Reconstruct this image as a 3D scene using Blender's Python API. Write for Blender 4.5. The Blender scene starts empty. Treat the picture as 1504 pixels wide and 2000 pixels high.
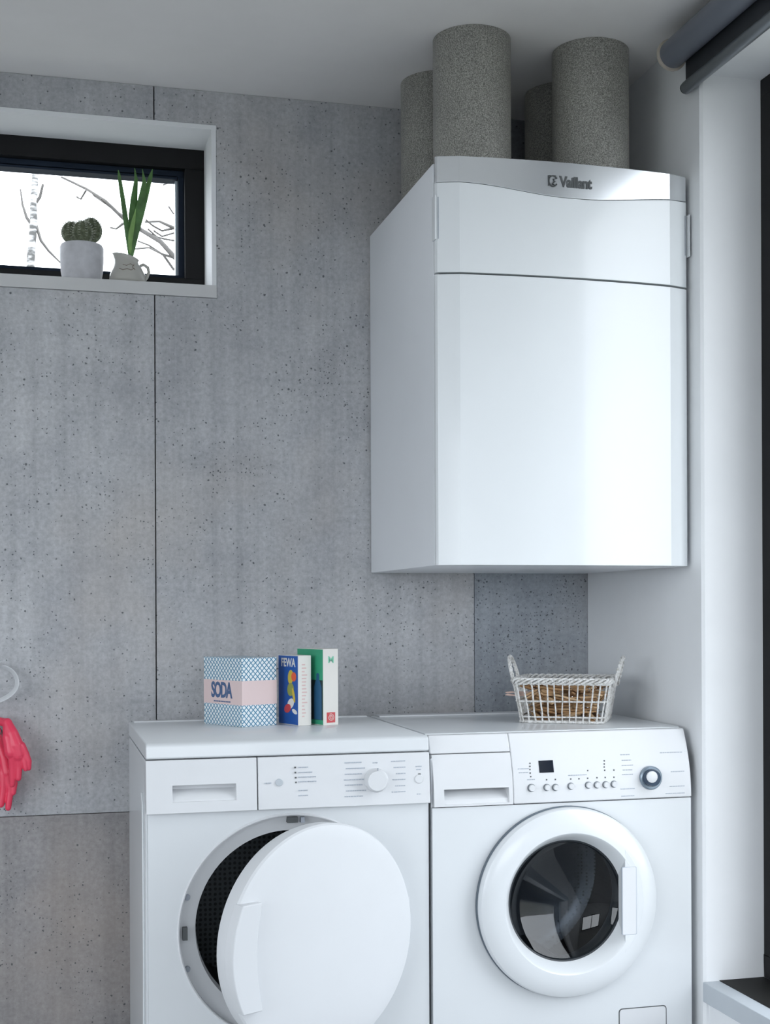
import bpy, bmesh, math, random
from mathutils import Vector, Matrix
random.seed(7)
scene = bpy.context.scene
col = scene.collection
PI = math.pi

# ------------------------------------------------------------------ camera
W_, H_ = 1504, 2000
FPX, CX, CY, YAW, ROL = 2595.43, 752.0, 1192.81, -0.2512, -0.0042
CAM = Vector((-0.6355, -3.3446, 1.1165))
_R0 = Vector((math.cos(YAW), math.sin(YAW), 0)); FWD = Vector((-math.sin(YAW), math.cos(YAW), 0)); _U0 = Vector((0, 0, 1))
RGT = _R0 * math.cos(ROL) + _U0 * math.sin(ROL)
UPV = -_R0 * math.sin(ROL) + _U0 * math.cos(ROL)
cd = bpy.data.cameras.new('camera'); cam = bpy.data.objects.new('camera', cd); col.objects.link(cam)
cd.sensor_fit = 'VERTICAL'; cd.sensor_height = 36; cd.lens = FPX / H_ * 36
cd.shift_y = (CY - H_ / 2) / H_; cd.clip_start = 0.05; cd.clip_end = 200
m = Matrix.Identity(4)
for i in range(3):
    m[i][0] = RGT[i]; m[i][1] = UPV[i]; m[i][2] = -FWD[i]; m[i][3] = CAM[i]
cam.matrix_world = m
scene.camera = cam

def P(px, py, ax, val):
    """photo pixel -> point on the plane ax = val"""
    d = FWD + RGT * ((px - CX) / FPX) - UPV * ((py - CY) / FPX)
    k = 'xyz'.index(ax); t = (val - CAM[k]) / d[k]
    return CAM + d * t

# ------------------------------------------------------------------ world, daylight, exposure
SKY = 3.6
world = bpy.data.worlds.new('overcast'); scene.world = world; world.use_nodes = True
bg = world.node_tree.nodes['Background']
bg.inputs['Color'].default_value = (0.875, 0.935, 1.0, 1); bg.inputs['Strength'].default_value = SKY
vs = scene.view_settings
vs.view_transform = 'Standard'; vs.look = 'None'; vs.gamma = 1.0; vs.use_curve_mapping = False
vs.exposure = 0.62

def portal(name, loc, direction, sx, sy):
    l = bpy.data.lights.new(name, 'AREA'); l.shape = 'RECTANGLE'; l.size = sx; l.size_y = sy
    l.cycles.is_portal = True
    o = bpy.data.objects.new(name, l); col.objects.link(o); o.location = loc
    o.rotation_euler = Vector(direction).to_track_quat('-Z', 'Y').to_euler()
    return o

# ------------------------------------------------------------------ room numbers
CEIL = 2.4249; XR = 0.789; XL = -2.6; YB = -5.4; REV = -0.647
WX0, WX1, WZ0, WZ1 = -1.15, -0.2108, 1.9045, 2.3407     # little window, sill underside to head
SILL_TOP = 1.9364
RW0, RW1, RZ0, RZ1 = -1.75, REV, 0.285, 2.312            # window in the right wall
BW0, BW1, BZ0, BZ1 = -1.3, 0.6, 0.9, 2.25                # window behind the camera
LW0, LW1, LZ0, LZ1 = -4.9, -1.5, 0.4, 2.2                # window in the left wall, out of view
portal('portal_left_window', (XL - 0.1, 0.5 * (LW0 + LW1), 0.5 * (LZ0 + LZ1)), (1, 0, 0), LW1 - LW0, LZ1 - LZ0)
portal('portal_small_window', (0.5 * (WX0 + WX1), 0.23, 0.5 * (SILL_TOP + WZ1)), (0, -1, 0), WX1 - WX0, WZ1 - SILL_TOP)
portal('portal_right_window', (XR + 0.22, 0.5 * (RW0 + RW1), 0.5 * (RZ0 + RZ1)), (-1, 0, 0), RW1 - RW0, RZ1 - RZ0)
portal('portal_rear_window', (0.5 * (BW0 + BW1), YB - 0.1, 0.5 * (BZ0 + BZ1)), (0, 1, 0), BW1 - BW0, BZ1 - BZ0)

# ------------------------------------------------------------------ materials
MATS = {}
def S(r, g, b):
    f = lambda c: (c / 255 / 12.92) if c / 255 <= 0.04045 else ((c / 255 + 0.055) / 1.055) ** 2.4
    return (f(r), f(g), f(b), 1)
class NT:
    def __init__(s, name):
        s.m = bpy.data.materials.new(name); s.m.use_nodes = True; s.t = s.m.node_tree; s.n = s.t.nodes; s.l = s.t.links
        s.b = s.n['Principled BSDF']; s.out = s.n['Material Output']
    def new(s, k, **kw):
        nd = s.n.new(k)
        for a, v in kw.items(): setattr(nd, a, v)
        return nd
    def link(s, a, b): s.l.new(a, b)
    def coords(s, scale=(1, 1, 1), loc=(0, 0, 0), rot=(0, 0, 0)):
        tc = s.new('ShaderNodeTexCoord'); mp = s.new('ShaderNodeMapping')
        mp.inputs['Scale'].default_value = scale; mp.inputs['Location'].default_value = loc; mp.inputs['Rotation'].default_value = rot
        s.link(tc.outputs['Object'], mp.inputs['Vector']); return mp.outputs['Vector']
    def noise(s, vec, scale, detail=4, rough=0.55):
        n = s.new('ShaderNodeTexNoise'); n.inputs['Scale'].default_value = scale; n.inputs['Detail'].default_value = detail
        n.inputs['Roughness'].default_value = rough; s.link(vec, n.inputs['Vector']); return n.outputs['Fac']
    def ramp(s, fac, stops, interp='LINEAR'):
        r = s.new('ShaderNodeValToRGB'); r.color_ramp.interpolation = interp
        e = r.color_ramp.elements
        while len(e) < len(stops): e.new(0.5)
        for k, (p, c) in enumerate(stops):
            e[k].position = p; e[k].color = c if len(c) == 4 else (*c, 1)
        s.link(fac, r.inputs['Fac']); return r.outputs['Color']
    def mix(s, fac, a, b, mode='MIX'):
        x = s.new('ShaderNodeMix', data_type='RGBA', blend_type=mode)
        for sock, v in ((x.inputs[0], fac), (x.inputs[6], a), (x.inputs[7], b)):
            if hasattr(v, 'links'): s.link(v, sock)
            else: sock.default_value = v
        return x.outputs[2]
    def math(s, op, a, b=0.0, c=0.0):
        x = s.new('ShaderNodeMath', operation=op)
        for sock, v in zip(x.inputs, (a, b, c)):
            if hasattr(v, 'links'): s.link(v, sock)
            else: sock.default_value = v
        return x.outputs[0]
    def bump(s, h, strength=0.3, dist=0.002):
        b = s.new('ShaderNodeBump'); b.inputs['Strength'].default_value = strength; b.inputs['Distance'].default_value = dist
        s.link(h, b.inputs['Height']); s.link(b.outputs['Normal'], s.b.inputs['Normal'])
    def set(s, **kw):
        for k, v in kw.items(): s.b.inputs[k.replace('_', ' ')].default_value = v

def plain(name, color, rough=0.5, metal=0.0, var=0.04, vscale=6.0, bump=0.0, bscale=80, coat=0.0, spec=0.5, stretch=(1, 1, 1)):
    if name in MATS: return MATS[name]
    t = NT(name); v = t.coords(stretch)
    n = t.noise(v, vscale)
    c0 = tuple(max(0, c * (1 - var)) for c in color[:3]) + (1,); c1 = tuple(min(1, c * (1 + var)) for c in color[:3]) + (1,)
    t.link(t.ramp(n, [(0.3, c0), (0.7, c1)]), t.b.inputs['Base Color'])
    t.set(Roughness=rough, Metallic=metal); t.b.inputs['Specular IOR Level'].default_value = spec
    if coat: t.b.inputs['Coat Weight'].default_value = coat; t.b.inputs['Coat Roughness'].default_value = 0.06
    if bump: t.bump(t.noise(v, bscale, 3), bump, 0.001)
    MATS[name] = t.m; return t.m

def concrete(name, seed, pit_amt, dark=1.0, tint=(1, 1, 1)):
    t = NT(name); v = t.coords(loc=(seed, 0, seed * 0.7))
    vs_ = t.coords((30, 1, 0.7), loc=(seed, 0, 0))
    big = t.noise(v, 2.3, 5, 0.6); mid = t.noise(v, 11, 6, 0.65); fine = t.noise(v, 90, 4, 0.7); streak = t.noise(vs_, 1.0, 4, 0.6)
    base = t.ramp(big, [(0.28, (0.435 * dark, 0.44 * dark, 0.458 * dark)), (0.5, (0.50 * dark, 0.507 * dark, 0.525 * dark)), (0.74, (0.575 * dark, 0.583 * dark, 0.60 * dark))])
    k = t.ramp(mid, [(0.25, (0.84, 0.845, 0.86)), (0.5, (1, 1, 1)), (0.78, (1.12, 1.11, 1.10))])
    c = t.mix(1.0, base, k, 'MULTIPLY')
    c = t.mix(0.55, c, t.ramp(streak, [(0.25, (0.74, 0.74, 0.75)), (0.5, (1, 1, 1)), (0.8, (1.18, 1.18, 1.18))]), 'MULTIPLY')
    c = t.mix(0.8, c, t.ramp(fine, [(0.25, (0.72, 0.72, 0.72)), (0.75, (1.24, 1.24, 1.24))]), 'MULTIPLY')
    warm = t.ramp(t.noise(v, 1.6, 3, 0.6), [(0.5, (0, 0, 0)), (0.72, (1, 1, 1))])
    c = t.mix(t.math('MULTIPLY', warm, 0.4), c, (0.46, 0.40, 0.345, 1))
    c = t.mix(1.0, c, (*tint, 1), 'MULTIPLY')
    # pores: two sizes of voronoi cells, only some cells carry one
    pit = None
    sxz = t.new('ShaderNodeSeparateXYZ'); t.link(v, sxz.inputs[0]); cxz = t.new('ShaderNodeCombineXYZ'); t.link(sxz.outputs[0], cxz.inputs[0]); t.link(sxz.outputs[2], cxz.inputs[1])
    for sc, rad, keep in ((34, 0.085, pit_amt), (95, 0.15, pit_amt * 1.2), (15, 0.042, pit_amt * 0.8)):
        vo = t.new('ShaderNodeTexVoronoi', voronoi_dimensions='2D'); vo.inputs['Scale'].default_value = sc
        wob = t.new('ShaderNodeMix', data_type='VECTOR'); wob.inputs[0].default_value = 0.0065
        nz = t.new('ShaderNodeTexNoise'); nz.inputs['Scale'].default_value = sc * 2.2; t.link(cxz.outputs[0], nz.inputs['Vector'])
        t.link(cxz.outputs[0], wob.inputs[4]); t.link(nz.outputs['Color'], wob.inputs[5])
        t.link(wob.outputs[1], vo.inputs['Vector'])
        sep = t.new('ShaderNodeSeparateColor'); t.link(vo.outputs['Color'], sep.inputs[0])
        clump = t.math('MULTIPLY', t.math('POWER', t.noise(v, 5, 3), 4.5), 19.0)
        on_ = t.math('LESS_THAN', sep.outputs[0], t.math('MULTIPLY', clump, keep))
        rr = t.math('MULTIPLY', t.math('ADD', sep.outputs[1], 0.3), rad)
        d = t.math('SUBTRACT', rr, vo.outputs['Distance'])
        sm = t.new('ShaderNodeMapRange'); sm.inputs[1].default_value = 0; sm.inputs[2].default_value = 0.035; t.link(d, sm.inputs[0])
        q = t.math('MULTIPLY', sm.outputs[0], on_)
        pit = q if pit is None else t.math('MAXIMUM', pit, q)
    c = t.mix(t.math('MULTIPLY', pit, 0.8), c, (0.07, 0.075, 0.085, 1))
    t.link(c, t.b.inputs['Base Color']); t.set(Roughness=0.75); t.b.inputs['Specular IOR Level'].default_value = 0.25
    h = t.math('ADD', t.math('MULTIPLY', fine, 0.3), t.math('MULTIPLY', mid, 0.5))
    t.bump(t.math('SUBTRACT', h, t.math('MULTIPLY', pit, 1.6)), 0.35, 0.002)
    return t.m

def glassy(name, tint=(1, 1, 1, 1), refl=0.0):
    t = NT(name); t.n.remove(t.b)
    tr = t.new('ShaderNodeBsdfTransparent'); tr.inputs[0].default_value = tint
    gl = t.new('ShaderNodeBsdfGlossy'); gl.inputs['Roughness'].default_value = 0.02
    fr = t.new('ShaderNodeFresnel'); fr.inputs['IOR'].default_value = 1.45
    nz = t.noise(t.coords(), 3.0); 
    gm = t.new('ShaderNodeNewGeometry')
    f = t.math('MULTIPLY', t.math('ADD', fr.outputs[0], t.math('MULTIPLY', nz, refl)), t.math('SUBTRACT', 1.0, gm.outputs['Backfacing']))
    mx = t.new('ShaderNodeMixShader'); t.link(f, mx.inputs[0]); t.link(tr.outputs[0], mx.inputs[1]); t.link(gl.outputs[0], mx.inputs[2])
    t.link(mx.outputs[0], t.out.inputs['Surface']); return t.m

M = {}
M['concrete'] = concrete('concrete', 0.0, 0.19, 0.93)
M['concrete_pitted_shaded'] = concrete('concrete_pitted_shaded', 3.7, 0.6, 0.74, (0.94, 1.0, 1.05))  # more pores; shade below the unit put into the darker, bluer tint
M['concrete_warm'] = concrete('concrete_warm', 1.9, 0.17, 0.66, (1.04, 0.985, 0.955))
M['plaster'] = plain('white_plaster', (0.85, 0.865, 0.88), 0.75, var=0.02, bump=0.08, bscale=160, spec=0.2)
M['ceiling'] = plain('ceiling_paint', (0.84, 0.825, 0.815), 0.85, var=0.02, spec=0.1)
M['floor'] = plain('floor_screed', (0.35, 0.36, 0.37), 0.5, var=0.1)
M['enamel'] = plain('white_enamel', (0.71, 0.735, 0.755), 0.28, var=0.012, coat=0.3)
M['enamel2'] = plain('white_plastic', (0.70, 0.712, 0.73), 0.38, var=0.012)
M['unit'] = plain('unit_lacquer', (0.78, 0.81, 0.83), 0.24, var=0.01, coat=0.3)
M['unitside'] = plain('unit_side_lacquer', (0.86, 0.885, 0.92), 0.3, var=0.01)
M['silver'] = plain('silver_visor', (0.72, 0.74, 0.76), 0.22, metal=0.7, var=0.02)
M['door'] = plain('matt_white_door', (0.70, 0.715, 0.735), 0.5, var=0.012, spec=0.25)
M['black'] = plain('black_frame', (0.010, 0.010, 0.011), 0.5, var=0.2, spec=0.2)
M['dark'] = plain('dark_gap', (0.03, 0.035, 0.04), 0.7, var=0.2)
M['chrome'] = plain('chrome', (0.75, 0.77, 0.8), 0.12, metal=1.0, var=0.03)
M['ink'] = plain('grey_print', (0.33, 0.36, 0.41), 0.6, var=0.05)
M['inkdark'] = plain('dark_print', (0.075, 0.082, 0.085), 0.5, var=0.1)
M['screen'] = plain('dark_display', (0.006, 0.010, 0.02), 0.08, var=0.3)
M['glass'] = glassy('window_glass')

# ------------------------------------------------------------------ mesh helpers
class MB:
    def __init__(s): s.v = []; s.f = []
    def add(s, vs, fs):
        o = len(s.v); s.v += [tuple(x) for x in vs]; s.f += [tuple(i + o for i in f) for f in fs]; return s
    def box(s, x0, x1, y0, y1, z0, z1):
        if x0 > x1: x0, x1 = x1, x0
        if y0 > y1: y0, y1 = y1, y0
        if z0 > z1: z0, z1 = z1, z0
        return s.add([(x0,y0,z0),(x1,y0,z0),(x1,y1,z0),(x0,y1,z0),(x0,y0,z1),(x1,y0,z1),(x1,y1,z1),(x0,y1,z1)],
                     [(3,2,1,0),(4,5,6,7),(0,1,5,4),(1,2,6,5),(2,3,7,6),(3,0,4,7)])
    def prism(s, pts, ax, a0, a1):
        """pts = outline in the other two axes (in xyz order), extruded along ax"""
        def mk(p, a):
            return (a, p[0], p[1]) if ax == 'x' else ((p[0], a, p[1]) if ax == 'y' else (p[0], p[1], a))
        n = len(pts); vs = [mk(p, a0) for p in pts] + [mk(p, a1) for p in pts]
        fs = [tuple(range(n)), tuple(range(2 * n - 1, n - 1, -1))] + [(i, i + n, (i + 1) % n + n, (i + 1) % n) for i in range(n)]
        return s.add(vs, fs)
    def tube(s, pts, r, seg=8, closed=False):
        pts = [Vector(p) for p in pts]; n = len(pts); rs = r if isinstance(r, (list, tuple)) else [r] * n
        up = None; vs = []; fs = []
        for i, p in enumerate(pts):
            if closed: t = pts[(i + 1) % n] - pts[i - 1]
            else: t = pts[min(i + 1, n - 1)] - pts[max(i - 1, 0)]
            t = t.normalized() if t.length > 1e-9 else Vector((0, 0, 1))
            if up is None:
                up = Vector((0, 0, 1)) if abs(t.z) < 0.9 else Vector((1, 0, 0))
            a = t.cross(up)
            if a.length < 1e-6: a = t.orthogonal()
            a.normalize(); b = a.cross(t).normalized(); up = b
            for k in range(seg):
                q = 2 * PI * k / seg; vs.append(p + (a * math.cos(q) + b * math.sin(q)) * rs[i])
        m_ = n if closed else n - 1
        for i in range(m_):
            for k in range(seg):
                a0 = i * seg + k; a1 = i * seg + (k + 1) % seg; b0 = ((i + 1) % n) * seg + k; b1 = ((i + 1) % n) * seg + (k + 1) % seg
                fs.append((a0, a1, b1, b0))
        if not closed: fs += [tuple(range(seg - 1, -1, -1)), tuple(range((n - 1) * seg, n * seg))]
        return s.add(vs, fs)
    def lathe(s, prof, c=(0, 0, 0), ax='z', seg=48, closed=False):
        """prof = [(radius, height along ax)]"""
        vs = []; fs = []; n = len(prof)
        for k in range(seg):
            q = 2 * PI * k / seg
            for r, h in prof:
                u, w = r * math.cos(q), r * math.sin(q)
                vs.append((c[0] + u, c[1] + w, c[2] + h) if ax == 'z' else ((c[0] + u, c[1] + h, c[2] + w) if ax == 'y' else (c[0] + h, c[1] + u, c[2] + w)))
        for k in range(seg):
            k2 = (k + 1) % seg
            for i in range(n if closed else n - 1):
                j = (i + 1) % n
                fs.append((k * n + i, k2 * n + i, k2 * n + j, k * n + j))
        return s.add(vs, fs)
    def ball(s, c, r, seg=20, rings=12, sc=(1, 1, 1)):
        prof = [(r * math.sin(PI * i / rings), -r * math.cos(PI * i / rings)) for i in range(rings + 1)]
        vs = []; fs = []; n = len(prof)
        for k in range(seg):
            q = 2 * PI * k / seg
            for rr, h in prof: vs.append((c[0] + rr * math.cos(q) * sc[0], c[1] + rr * math.sin(q) * sc[1], c[2] + h * sc[2]))
        for k in range(seg):
            k2 = (k + 1) % seg
            for i in range(n - 1): fs.append((k * n + i, k2 * n + i, k2 * n + i + 1, k * n + i + 1))
        return s.add(vs, fs)
    def mesh(s, name):
        me = bpy.data.meshes.new(name); me.from_pydata([tuple(v) for v in s.v], [], s.f); me.update()
        bm = bmesh.new(); bm.from_mesh(me)
        bmesh.ops.remove_doubles(bm, verts=bm.verts, dist=1e-6)
        bmesh.ops.recalc_face_normals(bm, faces=bm.faces); bm.to_mesh(me); bm.free(); return me
    def build(s, name, mat, parent=None, smooth=0, bevel=0, segs=2):
        return link(name, s.mesh(name), mat, parent, smooth, bevel, segs)
def link(name, me, mat, parent=None, smooth=0, bevel=0, segs=2):
    o = bpy.data.objects.new(name, me); col.objects.link(o)
    if mat: me.materials.append(mat)
    if smooth:
        me.shade_smooth(); me.set_sharp_from_angle(angle=math.radians(smooth))
    if bevel:
        b = o.modifiers.new('bevel', 'BEVEL'); b.width = bevel; b.segments = segs; b.limit_method = 'ANGLE'; b.angle_limit = math.radians(40); b.harden_normals = True
        if not smooth: me.shade_smooth(); me.set_sharp_from_angle(angle=math.radians(60))
    if parent is not None: adopt(o, parent)
    return o
def adopt(o, parent):
    o.parent = parent
    o.matrix_parent_inverse = world_of(parent).inverted()
def world_of(o):
    b = o.matrix_basis.copy()
    return b if o.parent is None else world_of(o.parent) @ o.matrix_parent_inverse @ b
def tag(o, label, cat, group=None):
    o['label'] = label; o['category'] = cat
    if group: o['group'] = group
    return o
def thing(name, loc, label, cat, group=None, rz=0):
    o = bpy.data.objects.new(name, None); col.objects.link(o); o.location = loc; o.rotation_euler = (0, 0, rz); o.empty_display_size = 0.05
    return tag(o, label, cat, group)
def struct(o): o['kind'] = 'structure'; return o
def rrect(x0, x1, z0, z1, r, n=5):
    pts = []
    for cx_, cz_, a in ((x1 - r, z1 - r, 0), (x0 + r, z1 - r, 90), (x0 + r, z0 + r, 180), (x1 - r, z0 + r, 270)):
        for k in range(n + 1):
            q = math.radians(a + 90 * k / n); pts.append((cx_ + r * math.cos(q), cz_ + r * math.sin(q)))
    return pts
def text_mesh(body, size, extrude=0.0004, offset=0.0, sx=1.0, spacing=1.0):
    cu = bpy.data.curves.new('lettering', 'FONT'); cu.body = body; cu.size = size; cu.extrude = extrude; cu.offset = offset
    cu.align_x = 'CENTER'; cu.align_y = 'CENTER'; cu.space_character = spacing; cu.resolution_u = 3
    t = bpy.data.objects.new('lettering_tmp', cu); col.objects.link(t); bpy.context.view_layer.update()
    me = bpy.data.meshes.new_from_object(t.evaluated_get(bpy.context.evaluated_depsgraph_get()))
    bpy.data.objects.remove(t); bpy.data.curves.remove(cu)
    if sx != 1.0:
        for v in me.vertices: v.co.x *= sx
    return me
def place(o, origin, xdir, zdir):
    """put a flat (xy) object so its x runs along xdir and its y along zdir"""
    x = Vector(xdir).normalized(); z = Vector(zdir).normalized(); n = x.cross(z).normalized()
    mm = Matrix.Identity(4)
    for i in range(3): mm[i][0] = x[i]; mm[i][1] = z[i]; mm[i][2] = n[i]; mm[i][3] = origin[i]
    o.matrix_basis = mm
def mwall(boxes):
    b = MB()
    for q in boxes: b.box(*q)
    return b

# ================================================================== SETTING
struct(mwall([(XL - 0.2, XR + 0.25, YB - 0.2, 0.3, -0.15, 0)]).build('floor', M['floor']))
struct(mwall([(XL - 0.2, XR + 0.25, YB - 0.2, 0.3, CEIL, CEIL + 0.2)]).build('ceiling', M['ceiling']))
back = struct(mwall([(XL, WX0, 0.031, 0.3, 0, CEIL), (WX1, XR + 0.2, 0.031, 0.3, 0, CEIL), (WX0, WX1, 0.031, 0.3, 0, WZ0), (WX0, WX1, 0.031, 0.3, WZ1, CEIL)]).build('wall_back', plain('joint_mortar', (0.22, 0.225, 0.235), 0.9, var=0.1)))
g = 0.0013; J0, J1, J2, HZ = -1.1976, -0.3654, 0.4668, 0.621
def panel(outline, mat):
    MB().prism(outline, 'y', 0.0, 0.03).build('concrete_panel', mat, back, bevel=0.0015)
def rect(x0, x1, z0, z1): return [(x0, z0), (x1, z0), (x1, z1), (x0, z1)]
gh = 0.0007; gs = 0.0005
for x0, x1 in ((XL, J0), (J0, J1), (J1, J2)): panel(rect(x0 + g, x1 - (gs if x1 == J2 else g), 0, HZ - gh), M['concrete_warm'])
panel(rect(J2 + gs, XR, 0, HZ - gh), M['concrete_pitted_shaded'])
panel(rect(XL, J0 - g, HZ + gh, CEIL), M['concrete'])
panel([(J0 + g, HZ + gh), (J1 - g, HZ + gh), (J1 - g, WZ0), (WX0, WZ0), (WX0, WZ1), (J1 - g, WZ1), (J1 - g, CEIL), (J0 + g, CEIL)], M['concrete'])
panel([(J1 + g, HZ + gh), (J2 - gs, HZ + gh), (J2 - gs, CEIL), (J1 + g, CEIL), (J1 + g, WZ1), (WX1, WZ1), (WX1, WZ0), (J1 + g, WZ0)], M['concrete'])
panel(rect(J2 + gs, XR, HZ + gh, CEIL), M['concrete_pitted_shaded'])

# little window in the concrete wall
win = struct(bpy.data.objects.new('window_1', None)); col.objects.link(win); win.location = (WX0, 0.15, SILL_TOP)
t_ = 0.012
MB().box(WX0, WX1, 0.001, 0.158, WZ1 - t_, WZ1 - 0.0005).box(WX1 - t_, WX1 - 0.0005, 0.001, 0.158, SILL_TOP, WZ1 - t_).box(WX0 + 0.0005, WX0 + t_, 0.001, 0.158, SILL_TOP, WZ1 - t_).build('window_reveal', M['plaster'], win)
M['sill'] = plain('sill_stone', (0.62, 0.62, 0.62), 0.5, var=0.05)
MB().box(WX0, WX1, -0.004, 0.16, WZ0 + 0.0005, SILL_TOP).build('window_sill', M['sill'], win, bevel=0.0015)
fy0, fy1 = 0.158, 0.225
def ring(x0, x1, z0, z1, w, y0, y1, wb=None):
    wb = wb or w
    return MB().box(x0, x1, y0, y1, z1 - w, z1).box(x0, x1, y0, y1, z0, z0 + wb).box(x0, x0 + w, y0, y1, z0 + wb, z1 - w).box(x1 - w, x1, y0, y1, z0 + wb, z1 - w)
ring(WX0 + 0.001, WX1 - 0.001, WZ0 + 0.02, WZ1 - 0.001, 0.062, fy0, fy1, 0.065).build('window_frame', M['black'], win, bevel=0.002)
M['bluegrey'] = plain('dark_sash', (0.018, 0.027, 0.045), 0.6, var=0.1, spec=0.1)
ring(WX0 + 0.063, WX1 - 0.063, WZ0 + 0.085, WZ1 - 0.063, 0.015, fy0 + 0.022, fy1, 0.012).box(WX0 + 0.08, WX1 - 0.08, fy0 + 0.022, fy1, WZ1 - 0.086, WZ1 - 0.076).build('window_sash', M['bluegrey'], win, bevel=0.002)
M['bead'] = plain('glass_edge_highlight', (0.45, 0.52, 0.58), 0.3, var=0.05)
MB().box(WX1 - 0.0845, WX1 - 0.0785, fy0 + 0.036, fy1 - 0.005, WZ0 + 0.098, WZ1 - 0.086).build('pane_edge_highlight', M['bead'], win)  # pale strip: the highlight on the glass edge is put into its colour
MB().box(WX0 + 0.086, WX1 - 0.085, fy0 + 0.054, fy0 + 0.058, WZ0 + 0.098, WZ1 - 0.086).build('window_pane', M['glass'], win)

# right wall with its big window (header, breast, piers)
T = 0.25
struct(MB().prism([(XR, 0), (XR, REV + 0.006), (XR + 0.006, REV), (XR + T, REV), (XR + T, 0)], 'z', 0, CEIL).build('wall_right', M['plaster'], bevel=0))
struct(mwall([(XR, XR + T, RW0, REV, RZ1, CEIL)]).build('trim_1', M['plaster']))
struct(mwall([(XR + 0.012, XR + T, RW0, REV, 0, RZ0 - 0.045)]).build('trim_2', M['plaster']))
struct(mwall([(XR, XR + T, YB, RW0, 0, CEIL)]).build('wall_right_rear', M['plaster']))
struct(mwall([(XL - 0.2, XL, YB, LW0, 0, CEIL), (XL - 0.2, XL, LW1, 0.3, 0, CEIL), (XL - 0.2, XL, LW0, LW1, 0, LZ0), (XL - 0.2, XL, LW0, LW1, LZ1, CEIL)]).build('wall_left', M['plaster']))
w4 = struct(bpy.data.objects.new('window_3', None)); col.objects.link(w4); w4.location = (XL - 0.1, LW0, LZ0)
lf = MB().box(XL - 0.13, XL - 0.07, LW0, LW1, LZ0, LZ0 + 0.06).box(XL - 0.13, XL - 0.07, LW0, LW1, LZ1 - 0.06, LZ1)
for y in (LW0, 0.5 * (LW0 + LW1) - 0.03, LW1 - 0.06): lf.box(XL - 0.13, XL - 0.07, y, y + 0.06, LZ0 + 0.06, LZ1 - 0.06)
lf.build('window_frame', M['black'], w4)
for y in (LW0 + 0.06, 0.5 * (LW0 + LW1) + 0.03):
    MB().box(XL - 0.1, XL - 0.096, y, y + 0.5 * (LW1 - LW0) - 0.09, LZ0 + 0.06, LZ1 - 0.06).build('window_pane', M['glass'], w4)
struct(mwall([(XL, BW0, YB - 0.2, YB, 0, CEIL), (BW1, XR + T, YB - 0.2, YB, 0, CEIL), (BW0, BW1, YB - 0.2, YB, 0, BZ0), (BW0, BW1, YB - 0.2, YB, BZ1, CEIL)]).build('wall_front', M['plaster']))
# big window: sill board with dark inlay, black frame, panes
w2 = struct(bpy.data.objects.new('window_2', None)); col.objects.link(w2); w2.location = (XR + 0.15, REV, RZ0)
M['ledge'] = plain('ledge_paint', (0.50, 0.54, 0.58), 0.4, var=0.03)
M['inlay'] = plain('dark_slate', (0.012, 0.012, 0.011), 0.6, var=0.3, spec=0.2)
MB().box(XR - 0.004, XR + 0.16, RW0, REV - 0.0005, RZ0 - 0.044, RZ0).build('window_ledge', M['ledge'], w2, bevel=0.002)
MB().box(XR + 0.036, XR + 0.146, RW0 + 0.03, REV - 0.003, RZ0, RZ0 + 0.0015).build('ledge_inlay', M['inlay'], w2)
FX0, FX1 = XR + 0.148, XR + 0.21
b = MB().box(FX0, FX1, RW0, REV - 0.0005, RZ1 - 0.04, RZ1 - 0.0005).box(FX0, FX1, RW0, REV - 0.0005, RZ0, RZ0 + 0.05)
for y, w in ((REV - 0.17, 0.1695), (RW0, 0.0595)): b.box(FX0, FX1, y, y + w, RZ0 + 0.05, RZ1 - 0.04)
b.build('window_frame', M['black'], w2, bevel=0.002)
for a, c in ((REV - 0.17, RW0 + 0.06),):
    MB().box(FX0 + 0.03, FX0 + 0.034, c, a, RZ0 + 0.05, RZ1 - 0.04).build('window_pane', M['glass'], w2)
w3 = struct(bpy.data.objects.new('window_4', None)); col.objects.link(w3); w3.location = (BW0, YB, BZ0)
b = MB().box(BW0, BW1, YB - 0.12, YB - 0.06, BZ1 - 0.06, BZ1).box(BW0, BW1, YB - 0.12, YB - 0.06, BZ0, BZ0 + 0.06)
for x in (BW0, 0.5 * (BW0 + BW1) - 0.03, BW1 - 0.06): b.box(x, x + 0.06, YB - 0.12, YB - 0.06, BZ0 + 0.06, BZ1 - 0.06)
b.build('window_frame', M['black'], w3)
for x in (BW0 + 0.06, 0.5 * (BW0 + BW1) + 0.03):
    MB().box(x, x + 0.5 * (BW1 - BW0) - 0.09, YB - 0.095, YB - 0.09, BZ0 + 0.06, BZ1 - 0.06).build('window_pane', M['glass'], w3)
# ground outside
M['lawn'] = plain('winter_grass', (0.15, 0.15, 0.13), 0.9, var=0.3, vscale=1.5)
gd = MB()
for q in ((-40, 40, 0.3, 60), (-40, 40, -60, YB - 0.2), (-40, XL - 0.2, YB - 0.2, 0.3), (XR + T, 40, YB - 0.2, 0.3)): gd.box(*q, -0.3, -0.16)
struct(gd.build('ground', M['lawn']))

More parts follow.
